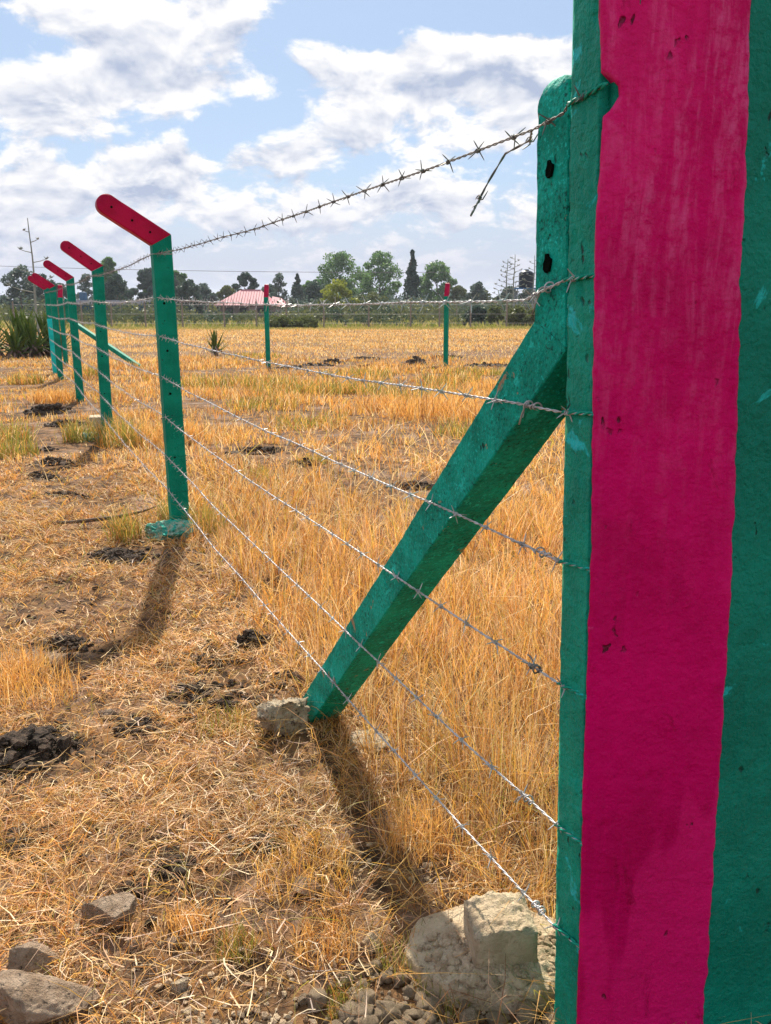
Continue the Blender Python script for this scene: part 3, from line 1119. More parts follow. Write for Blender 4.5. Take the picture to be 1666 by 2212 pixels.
def smooth_path(ctrl, step):
    out = []
    for a, b in zip(ctrl[:-1], ctrl[1:]):
        L = (b - a).length
        n = max(1, int(L / step))
        sag = .006 * L if L > 1 else 0
        for i in range(n):
            t = i / n
            p = a.lerp(b, t)
            p.z -= sag * 4 * t * (1 - t)
            p += Vector((mn.noise(p * 1.7 + Vector((3, 3, 3))), mn.noise(p * 1.7), mn.noise(p * 2.1 + Vector((9, 1, 2))))) * .006 * min(1, L)
            out.append(p)
    out.append(ctrl[-1])
    return out


def helix(path, r, pitch, phase, per):
    """strand winding round a path sampled evenly"""
    out, s = [], 0.0
    acc = [0.0]
    for a, b in zip(path[:-1], path[1:]):
        acc.append(acc[-1] + (b - a).length)
    total = acc[-1]
    n = int(total / pitch * per)
    j = 0
    for i in range(n + 1):
        s = total * i / n
        while j < len(path) - 2 and acc[j + 1] < s: j += 1
        t = (s - acc[j]) / max(1e-6, acc[j + 1] - acc[j])
        p = path[j].lerp(path[j + 1], t)
        d = (path[j + 1] - path[j]).normalized()
        u = d.cross(Vector((0, 0, 1))).normalized()
        w = u.cross(d)
        a = 2 * math.pi * s / pitch + phase
        out.append(p + (u * math.cos(a) + w * math.sin(a)) * r)
    return out


order = ['top', 'second', 'third', 'fourth', 'fifth', 'sixth', 'lowest']
wire_labels = ['top barbed wire strand rising past the sky with a loose tail end',
               'second barbed wire strand from the top, level with the far trees',
               'third barbed wire strand from the top, crossing the bend of the stay',
               'fourth barbed wire strand from the top, crossing the upper half of the stay',
               'fifth barbed wire strand from the top, ending in a dark knot at the green post',
               'sixth barbed wire strand from the top, second lowest above the grass',
               'lowest barbed wire strand, crossing the foot of the leaning stay']
COLZ = [1.683, 1.43, 1.224, .973, .752, .475, .265]


def make_wires():
    for wi, z in enumerate(WZ):
        mat = WIREDARK if wi == 0 else WIRE  # top wire darkened in colour for its backlit look against the sky
        root = empty('barbed_wire', (.31, 1.40, COLZ[wi]))
        org = Vector(root.location)
        tag(root, wire_labels[wi], 'barbed wire', 'barbed wire strands of the fence')
        zc = COLZ[wi]
        B = Vector((BX, BY, 0)) + NO * .0075
        xe = float(np.interp(zc, [a for a, b in PL_Z], [b for a, b in PL_Z]))
        ctrl = [Vector((xe + .004, 1.346, zc + .004)),
                Vector((.318, 1.418, zc - .002)) + NO * .0045 + Vector((LEAN * (zc - .3), 0, 0))]
        if wi == 0:
            ctrl[0] = Vector((.309, 1.337, 1.692))
        if wi < 2:
            ctrl += [B + E * -1.36 + Vector((0, 0, zc - .008)), B + E * -1.27 + Vector((0, 0, zc - .018 - .012 * wi))]
        a_stay = {2: 1.17, 3: .93, 4: .68, 5: .44, 6: .19}.get(wi)
        for c in posts:
            w = Vector((c.x, c.y, g1(c.x, c.y) + z)) + NO * .061
            if a_stay and c is posts[0]:
                a = ctrl[-1]
                f = (1.30 - a_stay) / 4.15
                zz = a.z + (w.z - a.z) * f
                ctrl.append(B + E * -a_stay + Vector((0, 0, zz)))
            ctrl.append(w)
        path = smooth_path(ctrl, .04)
        near_n = next(i for i, p in enumerate(path) if (p - ctrl[-5]).length < .05)
        near, far = path[:near_n + 1], path[near_n:]
        near_l, far_l = [p - org for p in near], [p - org for p in far]
        for ph in (0, math.pi):
            b = MB()
            b.tube(helix(near_l, .0014, .045, ph, 9), .00125, 5)
            b.tube(helix(far_l, .0018, .07, ph, 4), .0016, 3)
            b.build('strand', mat, root, True)
        dense = [ctrl[0].lerp(ctrl[1], k / 12) - org for k in range(13)]
        b = MB()
        for ph in (.4, math.pi + .4):
            b.tube(helix(dense, .0021, .04, ph, 9), .0021, 6)
        b.build('painted_end', GREEN_GATE, root, True)['label'] = 'wire end painted over in green'
        # barbs: each one along the near span is a part of its own
        s, nxt, k = 0, .05 + .07 * random.random(), 0
        fb = MB()
        for i in range(len(path) - 1):
            L = (path[i + 1] - path[i]).length
            while s + L > nxt:
                t = (nxt - s) / L
                p = path[i].lerp(path[i + 1], t) - org
                d = (path[i + 1] - path[i]).normalized()
                q = d.to_track_quat('X', 'Z') @ Euler((random.uniform(0, 6.28), 0, 0)).to_quaternion()
                me, bv, bf = (BARBS_DARK if wi == 0 else BARBS)[k % 4]
                if i < near_n:
                    o = bpy.data.objects.new('barb', me)
                    if not me.materials:
                        me.materials.append(mat)
                    o.location = p
                    o.rotation_mode = 'QUATERNION'
                    o.rotation_quaternion = q
                    link(o, root)
                else:
                    sc = 1.0
                    fb.add([p + q @ (Vector(v) * sc) for v in bv], bf) if k % 1 == 0 else None
                k += 1
                nxt += .115 + random.uniform(-.012, .012)
            s += L
        fb.build('barbs', mat, root)['kind'] = 'stuff'
        # knot where the strand is tied off beside the post
        kn = MB()
        rnd = random.Random(wi + 40)
        if wi not in (0,):
            c0 = ctrl[1] + (ctrl[2] - ctrl[1]).normalized() * (.05 + .02 * (wi % 3)) - org
            dd = (ctrl[2] - ctrl[1]).normalized()
            u = dd.cross(Vector((0, 0, 1))).normalized()
            w = u.cross(dd)
            pts = []
            turns = 4 if wi in (4, 6) else 2.6
            for i in range(40):
                a = i / 39 * turns * 2 * math.pi
                rr = .0055 + .003 * math.sin(a * .37 + wi)
                pts.append(c0 + dd * (-.016 + .032 * i / 39) + (u * math.cos(a) + w * math.sin(a)) * rr)
            tip = pts[-1] + (dd * .02 + Vector((rnd.uniform(-.01, .01), 0, rnd.choice((-.03, -.025, .012)))))
            pts += [pts[-1].lerp(tip, .5) + w * .004, tip]
            kn.tube(pts, .0016, 5)
            kn.build('tie_knot', WIREDARK if wi == 4 else WIRE, root, True)
        else:
            tail = MB()
            a = ctrl[3] - org
            pts = [a, Vector((.252, 1.64, 1.668)) - org, Vector((.217, 1.70, 1.655)) - org, Vector((.19, 1.715, 1.61)) - org, Vector((.174, 1.715, 1.58)) - org, Vector((.157, 1.705, 1.548)) - org]
            pts = [Vector(p) for p in pts]
            dense = []
            for i in range(len(pts) - 1):
                for k in range(6):
                    dense.append(pts[i].lerp(pts[i + 1], k / 6))
            dense.append(pts[-1])
            tail.tube(helix(dense, .0011, .08, 0, 9), .0013, 5)
            tail.tube(helix(dense, .0011, .08, math.pi, 9), .0013, 5)
            tail.build('loose_tail', mat, root, True)
            for q in (pts[4], pts[1]):
                o = bpy.data.objects.new('barb', BARBS_DARK[1][0])
                o.location = q
                o.rotation_euler = (.4, .9, .3)
                link(o, root)


make_wires()

# ---------------------------------------------------------------- stones, footings, clods


ico = bmesh.new(); bmesh.ops.create_icosphere(ico, subdivisions=2, radius=1)
ICO_V = [v.co.copy() for v in ico.verts]; ICO_F = [tuple(v.index for v in f.verts) for f in ico.faces]; ico.free()


def rock_mesh(name, dims, seed, planes=11, rough=.10, sub=5, freq=2.2, clip=(.55, .85)):
    rnd = random.Random(seed)
    bm = bmesh.new()
    bmesh.ops.create_icosphere(bm, subdivisions=sub, radius=1)
    pl = []
    for k in range(planes):
        v = Vector((rnd.gauss(0, 1), rnd.gauss(0, 1), rnd.gauss(0, .8))).normalized()
        pl.append((v, rnd.uniform(*clip)))
    off = Vector((seed * 1.7, seed * .9, seed * 2.3))
    for v in bm.verts:
        p = v.co.copy()
        for n, d in pl:
            e = p.dot(n) - d
            if e > 0:
                p -= n * e * .93
        k = mn.fractal(p * freq + off, .8, 2.1, 5)
        k2 = mn.fractal(p * freq * 4 + off, .7, 2.1, 3)
        k3 = mn.fractal(p * freq * 11 + off, .6, 2.1, 3)
        p *= 1 + rough * k + rough * .4 * k2 + rough * .22 * k3
        v.co = Vector((p.x * dims[0] / 2, p.y * dims[1] / 2, p.z * dims[2] / 2))
    me = bpy.data.meshes.new(name)
    bm.to_mesh(me)
    bm.free()
    me.polygons.foreach_set('use_smooth', [True] * len(me.polygons))
    return me


def rock(name, loc, dims, seed, mat, label, cat='stone', rot=(0, 0, 0), sink=.25, group=None, **kw):
    me = rock_mesh(name, dims, seed, **kw)
    me.materials.append(mat)
    o = bpy.data.objects.new(name, me)
    o.location = (loc[0], loc[1], g1(*loc[:2]) + dims[2] * (.5 - sink))
    o.rotation_euler = rot
    link(o)
    return tag(o, label, cat, group)


rock('stone', (-.335, 2.675), (.18, .19, .18), 3, ROCK_PALE, 'pale rough stone wedged against the foot of the leaning stay', rough=.17, freq=3.5, rot=(.1, .2, .4), planes=9, clip=(.42, .68))
rock('stone', (-.04, 2.58), (.20, .14, .055), 5, ROCK_PALE, 'flat pale stone half buried right of the stay foot', rough=.16, freq=3)
rock('stone', (-.625, 1.745), (.155, .125, .115), 8, ROCK, 'brown angular stone lying alone in the straw at lower left', rot=(.25, -.2, .5), clip=(.42, .66), rough=.09)
rock('stone', (-.755, 1.60), (.17, .11, .085), 12, ROCK, 'tan stone at the left edge above the biggest stone', rot=(.1, .1, .3), clip=(.42, .66), rough=.09)
rock('stone', (-.69, 1.475), (.27, .16, .12), 15, ROCK, 'biggest flat-topped stone in the bottom left corner', rot=(0, .05, -.1), clip=(.42, .66), rough=.08)
rock('stone', (-.20, 1.86), (.085, .075, .06), 21, ROCK, 'brown stone in the straw below the stay foot', rot=(.3, .4, .2), clip=(.42, .64))
rock('stone', (-.955, 2.78), (.10, .07, .065), 25, ROCK, 'small dark stone in the straw right of the big dark soil heap', rot=(.2, .3, .4), clip=(.42, .62))
rock('stone', (-.425, 1.545), (.05, .045, .045), 27, ROCK_PALE, 'small pale pointed stone near the bottom edge', rot=(.5, .2, .1), clip=(.42, .62))
rock('stone', (-.43, 1.77), (.04, .04, .03), 29, ROCK, 'pebble-sized stone half hidden beside a straw tuft', clip=(.42, .64))
rock('stone', (-.03, 1.665), (.075, .06, .045), 33, CLOD, 'tan stone in the green tuft left of the round footing', rot=(0, -.5, .4), clip=(.42, .64))
rock('stone', (-.56, 1.66), (.045, .04, .04), 35, ROCK, 'small grey stone just below the lone angular stone', clip=(.42, .64))
rock('stone', (-.47, 1.665), (.05, .045, .035), 37, ROCK, 'small grey stone right of the angular stone', clip=(.42, .64))


def footing():
    x, y = .235, 1.635
    root = empty('concrete_footing', (x, y, g1(x, y)))
    tag(root, 'round broken concrete footing with a block on top beside the green post', 'footing')
    vs, fs = [], []
    NA, NR = 150, 56
    for r in range(NR + 1):
        for a in range(NA):
            th = 2 * math.pi * a / NA
            rad = .205 * (1 + .08 * mn.noise(Vector((math.cos(th) * 2, math.sin(th) * 2, 3))))
            t = r / NR
            if t < .72:
                rr, z = rad * t / .72 * .93, .058 - .026 * (t / .72) ** 2
            else:
                k = (t - .72) / .28
                rr, z = rad * (.93 + .10 * k), .032 * (1 - k) - .05 * k
            px, py = rr * math.cos(th), rr * .74 * math.sin(th)
            q = Vector((px, py, z))
            soil = max(0, mn.fractal(Vector((px * 9, py * 9, 5)), .9, 2, 3) + .35 - 3.2 * py)
            crumb = mn.fractal(q * 60, .7, 2.1, 4)
            z += .0022 * mn.fractal(q * 26, .8, 2, 4) + min(.016, soil * .010) + crumb * .007 * min(1, soil * 1.6)
            vs.append((px, py, z))
    for r in range(NR):
        for a in range(NA):
            i, j = r * NA + a, r * NA + (a + 1) % NA
            fs.append((i, i + NA, j + NA, j))
    mesh_obj('slab', vs, fs, CONCRETE, root, True)
    crumbs = MB()
    rn = random.Random(8)
    for k in range(800):
        cx, cy = rn.gauss(.02, .09), rn.gauss(-.075, .045)
        if cx * cx + (cy / .74) ** 2 > .038: continue
        s_ = .003 + .011 * rn.random() ** 2.2
        zz = .058 - .026 * min(1, (cx * cx + (cy / .74) ** 2) / .036) + .004
        o_ = Vector((k, 3, 7))
        crumbs.add([(cx + v.x * s_ * (1 + .5 * mn.noise(v * 2 + o_)), cy + v.y * s_ * (1 + .5 * mn.noise(v * 2.2 + o_)), zz + v.z * s_ * .8 * (1 + .5 * mn.noise(v * 2.1 + o_))) for v in ICO_V], ICO_F)
    crumbs.build('crumbs', CLOD, root)['kind'] = 'stuff'
    bm = bmesh.new()
    bmesh.ops.create_cube(bm, size=1)
    bmesh.ops.subdivide_edges(bm, edges=bm.edges[:], cuts=28, use_grid_fill=True)
    for v in bm.verts:
        p = Vector((v.co.x * .135, v.co.y * .12, v.co.z * .080))
        top = max(0, (v.co.z - .38) / .12)
        k = mn.fractal(p * 55, .7, 2.1, 4)
        p += v.co.normalized() * (.0018 * mn.fractal(p * 30, .8, 2, 4))
        e = sorted((abs(v.co.x), abs(v.co.y), abs(v.co.z)))[1]
        if e > .45: p *= 1 - .035 * (1 + mn.noise(p * 25))
        p.z += top * (.013 * (1 - (2 * v.co.x) ** 2) + .007 * k)
        v.co = p
    me = bpy.data.meshes.new('block')
    bm.to_mesh(me); bm.free()
    me.polygons.foreach_set('use_smooth', [True] * len(me.polygons))
    me.materials.append(CONCRETE)
    o = bpy.data.objects.new('block', me)
    o.location = (.008, -.028, .094)
    o.rotation_euler = (.05, -.03, .12)
    link(o, root)


footing()

# paint-splashed cement at two post feet, block by the second post
rock('cement_splash', (-1.32, 5.12), (.36, .27, .17), 41, SPILL, 'turquoise paint-splashed cement lump at the foot of the nearest bent post', 'cement', rough=.28, freq=4, sink=.42)
rock('cement_splash', (-2.98, 8.95), (.40, .30, .16), 43, SPILL, 'paint-splashed cement lump at the foot of the second bent post', 'cement', rough=.28, freq=4, sink=.42)
b = MB().box(-.09, .09, -.08, .08, -.03, .15)
o = b.build('cement_block', CONCRETE)
o.location = (-3.2, 9.75, g1(-3.2, 9.75)); o.rotation_euler = (.05, 0, .3)
bv = o.modifiers.new('bevel', 'BEVEL'); bv.width = .012; bv.segments = 2
tag(o, 'small pale cement block left of the second post base', 'block')

# soil clods heaped in front of the footing
clod_meshes = [rock_mesh('soil_clod', (1, 1, .8), 60 + k, planes=5, rough=.2, sub=3, freq=2.5) for k in range(6)]
for me in clod_meshes: me.materials.append(CLOD)
cr = random.Random(5)
for k in range(150):
    u = cr.random()
    if u < .55:
        x, y = cr.uniform(-.14, .34), cr.uniform(1.36, 1.50)
    elif u < .8:
        x, y = cr.uniform(-.1, .08), cr.uniform(1.42, 1.60)
    else:
        x, y = cr.uniform(-.62, .0), cr.uniform(1.36, 1.56)
    s = cr.uniform(.014, .040) * (1.4 if u < .55 and cr.random() < .4 else 1)
    if u >= .8: s *= .75
    o = bpy.data.objects.new('soil_clod', cr.choice(clod_meshes))
    o.scale = (s, s * cr.uniform(.75, 1.1), s * cr.uniform(.7, 1))
    o.location = (x, y, g1(x, y) + s * .28)
    o.rotation_euler = (cr.uniform(-.4, .4), cr.uniform(-.4, .4), cr.uniform(0, 6.28))
    link(o)
    tag(o, 'tan crumbly soil clod on the bare ground along the bottom edge', 'soil clod', 'tan soil clods along the bottom edge')


def gravel():
    rnd = np.random.default_rng(3)
    b = MB()
    ico = bmesh.new(); bmesh.ops.create_icosphere(ico, subdivisions=1, radius=1)
    iv = [v.co.copy() for v in ico.verts]; fc = [tuple(v.index for v in f.verts) for f in ico.faces]; ico.free()
    for k in range(2600):
        x, y = rnd.uniform(-.8, .36), 1.3 + abs(rnd.normal(0, .17))
        if k % 5 == 0:
            cx, cy, rx, ry, w = BARE[rnd.integers(0, 6)]
            x, y = cx + rnd.normal(0, rx * .6), cy + rnd.normal(0, ry * .6)
        s = .0018 + .008 * rnd.random() ** 3
        z = g1(x, y)
        r = [1 + rnd.uniform(-.42, .42) for _ in iv]
        b.add([(x + v.x * s * q, y + v.y * s * q, z + s * .4 + v.z * s * q * .8) for v, q in zip(iv, r)], fc)
    o = b.build('gravel', CLOD)
    tag(o, 'fine loose gravel and crumbs on the bare soil', None, None, 'stuff')


gravel()

# dark soil heaps and burnt-looking clumps
DM = [(-1.13, 2.52, .30, .26, .13, 'large dark crumbly soil heap at the left edge of the near grass'),
      (-1.28, 2.36, .20, .16, .07, 'low dark soil patch below the large dark heap at the left edge'),
      (-.555, 3.42, .15, .12, .12, 'dark root clump in the straw left of the middle of the stay'),
      (-.72, 3.25, .12, .09, .05, 'small dark clod just left of the dark root clump'),
      (-.70, 2.95, .11, .09, .055, 'dark clod in the straw further left of the stay foot'),
      (-.57, 2.84, .12, .09, .06, 'dark clod closest to the pale stone at the stay foot'),
      (-.83, 2.70, .13, .09, .04, 'flat dark patch right of the small dark stone'),
      (-1.48, 4.72, .34, .20, .05, 'flat dark soil patch below the nearest bent post'),
      (-.36, 3.05, .14, .1, .05, 'dark clod under the lowest wire beside the stay'),
      (-1.36, 3.45, .2, .1, .04, 'dark crumbs in the straw on the far left of the post shadow'),
      (-.32, 2.06, .08, .06, .03, 'small dark clod below the pale stone'),
      (-.54, 1.93, .07, .06, .04, 'small dark clod above the lone angular stone'),
      (-.96, 2.02, .12, .07, .04, 'small dark clod near the left edge in the lower half'),
      (-4.32, 11.3, .62, .36, .16, 'dark dung-like heap left of the third fence post'),
      (-6.95, 16.9, .5, .32, .12, 'small dark heap near the left edge before the agave clump'),
      (-3.35, 8.3, .5, .2, .05, 'dark soil patch below the block by the second post'),
      (-2.9, 7.55, .32, .18, .06, 'dark soil lump on the trampled strip below the second post'),
      (-2.75, 6.95, .4, .18, .05, 'flat dark patch halfway between the second and nearest posts'),
      (-2.35, 6.3, .35, .16, .04, 'thin dark patch left of the nearest post'),
      (-3.7, 10.1, .45, .25, .06, 'dark crumbly strip left of the second post'),
      (.72, 21.6, .55, .4, .26, 'rounded dark termite-like mound in the far field left of the right rear post'),
      (-1.3, 22.3, .6, .35, .14, 'dark clod heap in the far field right of the left rear post'),
      (-1.65, 21.2, .8, .3, .08, 'long dark soil strip right of the left rear post'),
      (-2.1, 20.2, .9, .35, .08, 'dark soil strip at the foot of the left rear post'),
      (-.2, 20.6, 1.1, .35, .08, 'dark soil strip in the middle between the rear posts'),
      (.9, 19.6, 1.3, .35, .07, 'long dark soil strip left of the right rear post foot'),
      (2.4, 21.2, 1.1, .4, .09, 'dark soil strip right of the right rear post'),
      (3.3, 20.6, 1.2, .35, .09, 'long dark soil strip near the bend of the stay'),
      (-.5, 24.0, 1.0, .4, .08, 'faint dark strip farthest out in the open field'),
      (1.7, 24.8, 1.1, .4, .1, 'faint dark clods in the far field beyond the right rear post'),
      (-1.2, 8.2, .5, .25, .05, 'dark soil on the bare patch inside the fence'),
      (.25, 6.6, .5, .2, .05, 'dark soil on the bare patch left of the upper stay'),
      (-.7, 7.5, .3, .18, .05, 'small dark soil lump on the bare patch edge inside the fence')]
def soil_heap(x, y, a, bb, h, label, seed):
    """a crumbled pile: many small lumps of earth lying on each other, one thing"""
    rnd = random.Random(seed)
    b = MB()
    near = y < 6
    n = 260 if near else 110
    base = min(a, bb)
    ca, sa = math.cos(seed * 1.3 % 1 - .5), math.sin(seed * 1.3 % 1 - .5)
    core = []
    for v in ICO_V:
        q = v * (1 + .25 * mn.noise(v * 2.3 + Vector((seed, 1, 2))))
        lx, ly = q.x * a * .52, q.y * bb * .52
        core.append((lx * ca - ly * sa, lx * sa + ly * ca, q.z * h * .62 - .004))
    b.add(core, ICO_F)
    for k in range(n):
        r = math.sqrt(rnd.random()) * rnd.choice((.75, 1, 1.15))
        th = rnd.uniform(0, 6.283)
        lx, ly = r * math.cos(th) * a / 2, r * math.sin(th) * bb / 2
        px, py = lx * ca - ly * sa, lx * sa + ly * ca
        s = base * (.022 + .085 * rnd.random() ** 3.5) * (1.15 - .45 * r) + .002
        z = h * max(0, 1 - r * r) * rnd.uniform(.35, 1) + s * .2
        off = Vector((k * 1.7, seed, k * .3))
        st = (rnd.uniform(.8, 1.3), rnd.uniform(.8, 1.3), rnd.uniform(.6, .95))
        vs = []
        for v in ICO_V:
            q = v * (1 + .55 * mn.noise(v * 1.7 + off) + .35 * mn.noise(v * 3.7 + off))
            vs.append((px + q.x * s * st[0], py + q.y * s * st[1], z + q.z * s * st[2]))
        b.add(vs, ICO_F)
    o = b.build('soil_heap', DARKSOIL)
    o.location = (x, y, g1(x, y))
    tag(o, label, 'soil heap')


for k, (x, y, a, bb, h, lab) in enumerate(DM):
    soil_heap(x, y, a * 1.1, bb * 1.15, h * (.55 if y < 6 else .8), lab, k + 3)

cb = MB()
crn = random.Random(21)
for k in range(1500):
    if k % 3:
        hx, hy, ha, hb, hh, hl = crn.choice(DM[:13])
        x, y = hx + crn.gauss(0, ha * .75), hy + crn.gauss(0, hb * .75)
    else:
        x, y = crn.uniform(-1.7, -.1), crn.uniform(1.7, 5.0)
    s_ = .003 + .016 * crn.random() ** 4
    z = g1(x, y) + s_ * .4
    o_ = Vector((k * 1.1, 4, 2))
    cb.add([(x + v.x * s_ * (1 + .6 * mn.noise(v * 1.8 + o_)), y + v.y * s_ * (1 + .6 * mn.noise(v * 2 + o_)), z + v.z * s_ * .8) for v in ICO_V], ICO_F)
tag(cb.build('loose_soil_crumbs', DARKSOIL), 'loose dark soil crumbs scattered through the straw', None, None, 'stuff')

# stick lying in the straw
pts = [(-2.15, 5.38, 0), (-2.0, 5.36, .005), (-1.85, 5.38, .012), (-1.7, 5.44, .02), (-1.58, 5.52, .03), (-1.48, 5.62, .05)]
b = MB().tube([(x, y, g1(x, y) + .035 + z) for x, y, z in pts], [.007, .011, .013, .012, .008, .003], 7)
tag(b.build('stick', STICK, None, True), 'thin dark stick lying in the straw left of the nearest post', 'stick')

# ---------------------------------------------------------------- agaves
def leaf_mesh(name, L=1.0, w=.05, curl=.1, mat=AGAVE):
    vs, fs = [], []
    n = 8
    for i in range(n + 1):
        t = i / n
        ww = w * (1.0 - .25 * t) * (1 - t ** 3.2) + .002
        z = t * L
        out = curl * t * t * L
        th = .012 * (1 - t) + .002
        vs += [(-ww, out + .35 * ww, z), (0, out - th, z), (ww, out + .35 * ww, z), (0, out + th + .1 * ww, z)]
    for i in range(n):
        for k in range(4):
            a, b2 = i * 4 + k, i * 4 + (k + 1) % 4
            fs.append((a, b2, b2 + 4, a + 4))
    me = bpy.data.meshes.new(name)
    me.from_pydata(vs, [], fs)
    me.materials.append(mat)
    me.polygons.foreach_set('use_smooth', [True] * len(me.polygons))
    return me


LF = [leaf_mesh('leaf', 1, .075, c) for c in (.05, .15, -.05)]
LD = [leaf_mesh('dead_leaf', 1, .05, c, AGAVE_DEAD) for c in (.35, .6)]


def agave(x, y, h, n, nd, label, seed, spread=1.0, group='sisal agave plants'):
    rnd = random.Random(seed)
    root = empty('agave', (x, y, g1(x, y)))
    tag(root, label, 'agave', group)
    for k in range(n):
        o = bpy.data.objects.new('leaf', LF[k % 3])
        t = (k + .5) / n
        tilt = (.06 + 1.25 * t ** 1.1) * spread
        o.rotation_euler = (-tilt, rnd.uniform(-.1, .1), k * 2.4 + rnd.uniform(-.2, .2))
        s = h * rnd.uniform(.8, 1.05) * (1 - .12 * t)
        o.scale = (s * 1.0, s, s)
        o.location = (rnd.uniform(-.04, .04), rnd.uniform(-.04, .04), .30 * h * (1 - t) + .08 * h)
        link(o, root)
    for k in range(nd):
        o = bpy.data.objects.new('dead_leaf', LD[k % 2])
        o.rotation_euler = (-rnd.uniform(1.45, 2.1), 0, rnd.uniform(0, 6.28))
        s = h * rnd.uniform(.5, .8)
        o.scale = (s * 1.8, s, s)
        o.location = (0, 0, .36 * h)
        link(o, root)
    b = MB().tube([(0, 0, -.05), (0, 0, .3 * h), (0, 0, .5 * h)], [.10 * h, .13 * h, .07 * h], 8)
    b.build('stem', AGAVE_DEAD, root, True)


agave(-11.3, 25.4, 1.05, 34, 14, 'leftmost agave of the clump, cut off by the left edge', 1)
agave(-10.55, 25.9, 1.15, 36, 16, 'tallest agave of the clump, second from the left edge', 2)
agave(-9.95, 25.2, .95, 34, 16, 'agave in the middle front of the left clump', 3)
agave(-9.5, 25.8, .9, 32, 12, 'rightmost agave of the left clump beside the end post', 4)
agave(-10.9, 24.7, .85, 34, 16, 'low agave at the front left of the left clump', 8)
agave(-10.2, 24.6, .75, 30, 16, 'lowest agave at the front of the left clump with many dead leaves', 9)
agave(-9.95, 26.4, 1.1, 34, 10, 'agave at the back right of the left clump', 10)
agave(-4.95, 26.0, .62, 20, 4, 'single small agave growing in the field between the posts', 6, .8, None)


def agave_pole(x, y, H, n, label, seed, r=.05, fan=.55):
    rnd = random.Random(seed)
    root = empty('agave_flower_pole', (x, y, g1(x, y)))
    tag(root, label, 'flower pole', 'dry agave flower poles')
    pts = [(.06 * math.sin(k * .9 + seed) * r * 8, 0, H * k / 10) for k in range(11)]
    MB().tube(pts, [r * (1.1 - .8 * k / 10) for k in range(11)], 6).build('stalk', PALESTALK, root, True)
    for k in range(n):
        t = .42 + .55 * k / n
        z = H * t
        a = (0 if k % 2 else math.pi) + rnd.uniform(-.7, .7)
        L = fan * (1.15 - t) * 1.5 * rnd.uniform(.7, 1.15)
        e = Vector((math.cos(a) * L, math.sin(a) * L, .28 * L))
        p = Vector((0, 0, z))
        b = MB().tube([p, p + e * .6 - Vector((0, 0, .04 * L)), p + e], [r * .32, r * .25, r * .2], 5)
        for q in range(5):
            d = Vector((rnd.uniform(-1, 1), rnd.uniform(-1, 1), rnd.uniform(.2, 1))).normalized()
            b.tube([p + e, p + e + d * r * 2.2], [r * .45, r * .15], 4)
        b.build('branch', PALESTALK, root, True)


agave_pole(-13.15, 34.0, 4.6, 7, 'tall single agave pole rising above the left trees', 2, r=.055, fan=.75)
agave_pole(11.35, 85, 5.9, 15, 'left one of the two agave poles beside the water tank', 5, r=.09, fan=1.1)
agave_pole(12.1, 85.6, 6.35, 15, 'taller agave pole just left of the water tank', 6, r=.09, fan=1.2)
agave_pole(14.35, 88, 6.4, 12, 'agave pole rising partly behind the water tank', 7, r=.09, fan=1.1)

# ---------------------------------------------------------------- trees


def leaves_np(cent, rad, n, size, rnd, flat=.8):
    """n leaf faces scattered through one clump"""
    p = rnd.normal(0, 1, (n, 3))
    p /= np.linalg.norm(p, axis=1)[:, None]
    p *= (rnd.uniform(.25, 1, n) ** .6)[:, None]
    p = cent[None, :] + p * np.array(rad)[None, :]
    a = rnd.normal(0, 1, (n, 3)); a /= np.linalg.norm(a, axis=1)[:, None]
    b = np.cross(a, rnd.normal(0, 1, (n, 3))); b /= np.linalg.norm(b, axis=1)[:, None]
    s = size * rnd.uniform(.6, 1.3, n)[:, None]
    return np.stack([p - a * s, p + b * s * .55, p + a * s, p - b * s * .55], 1)


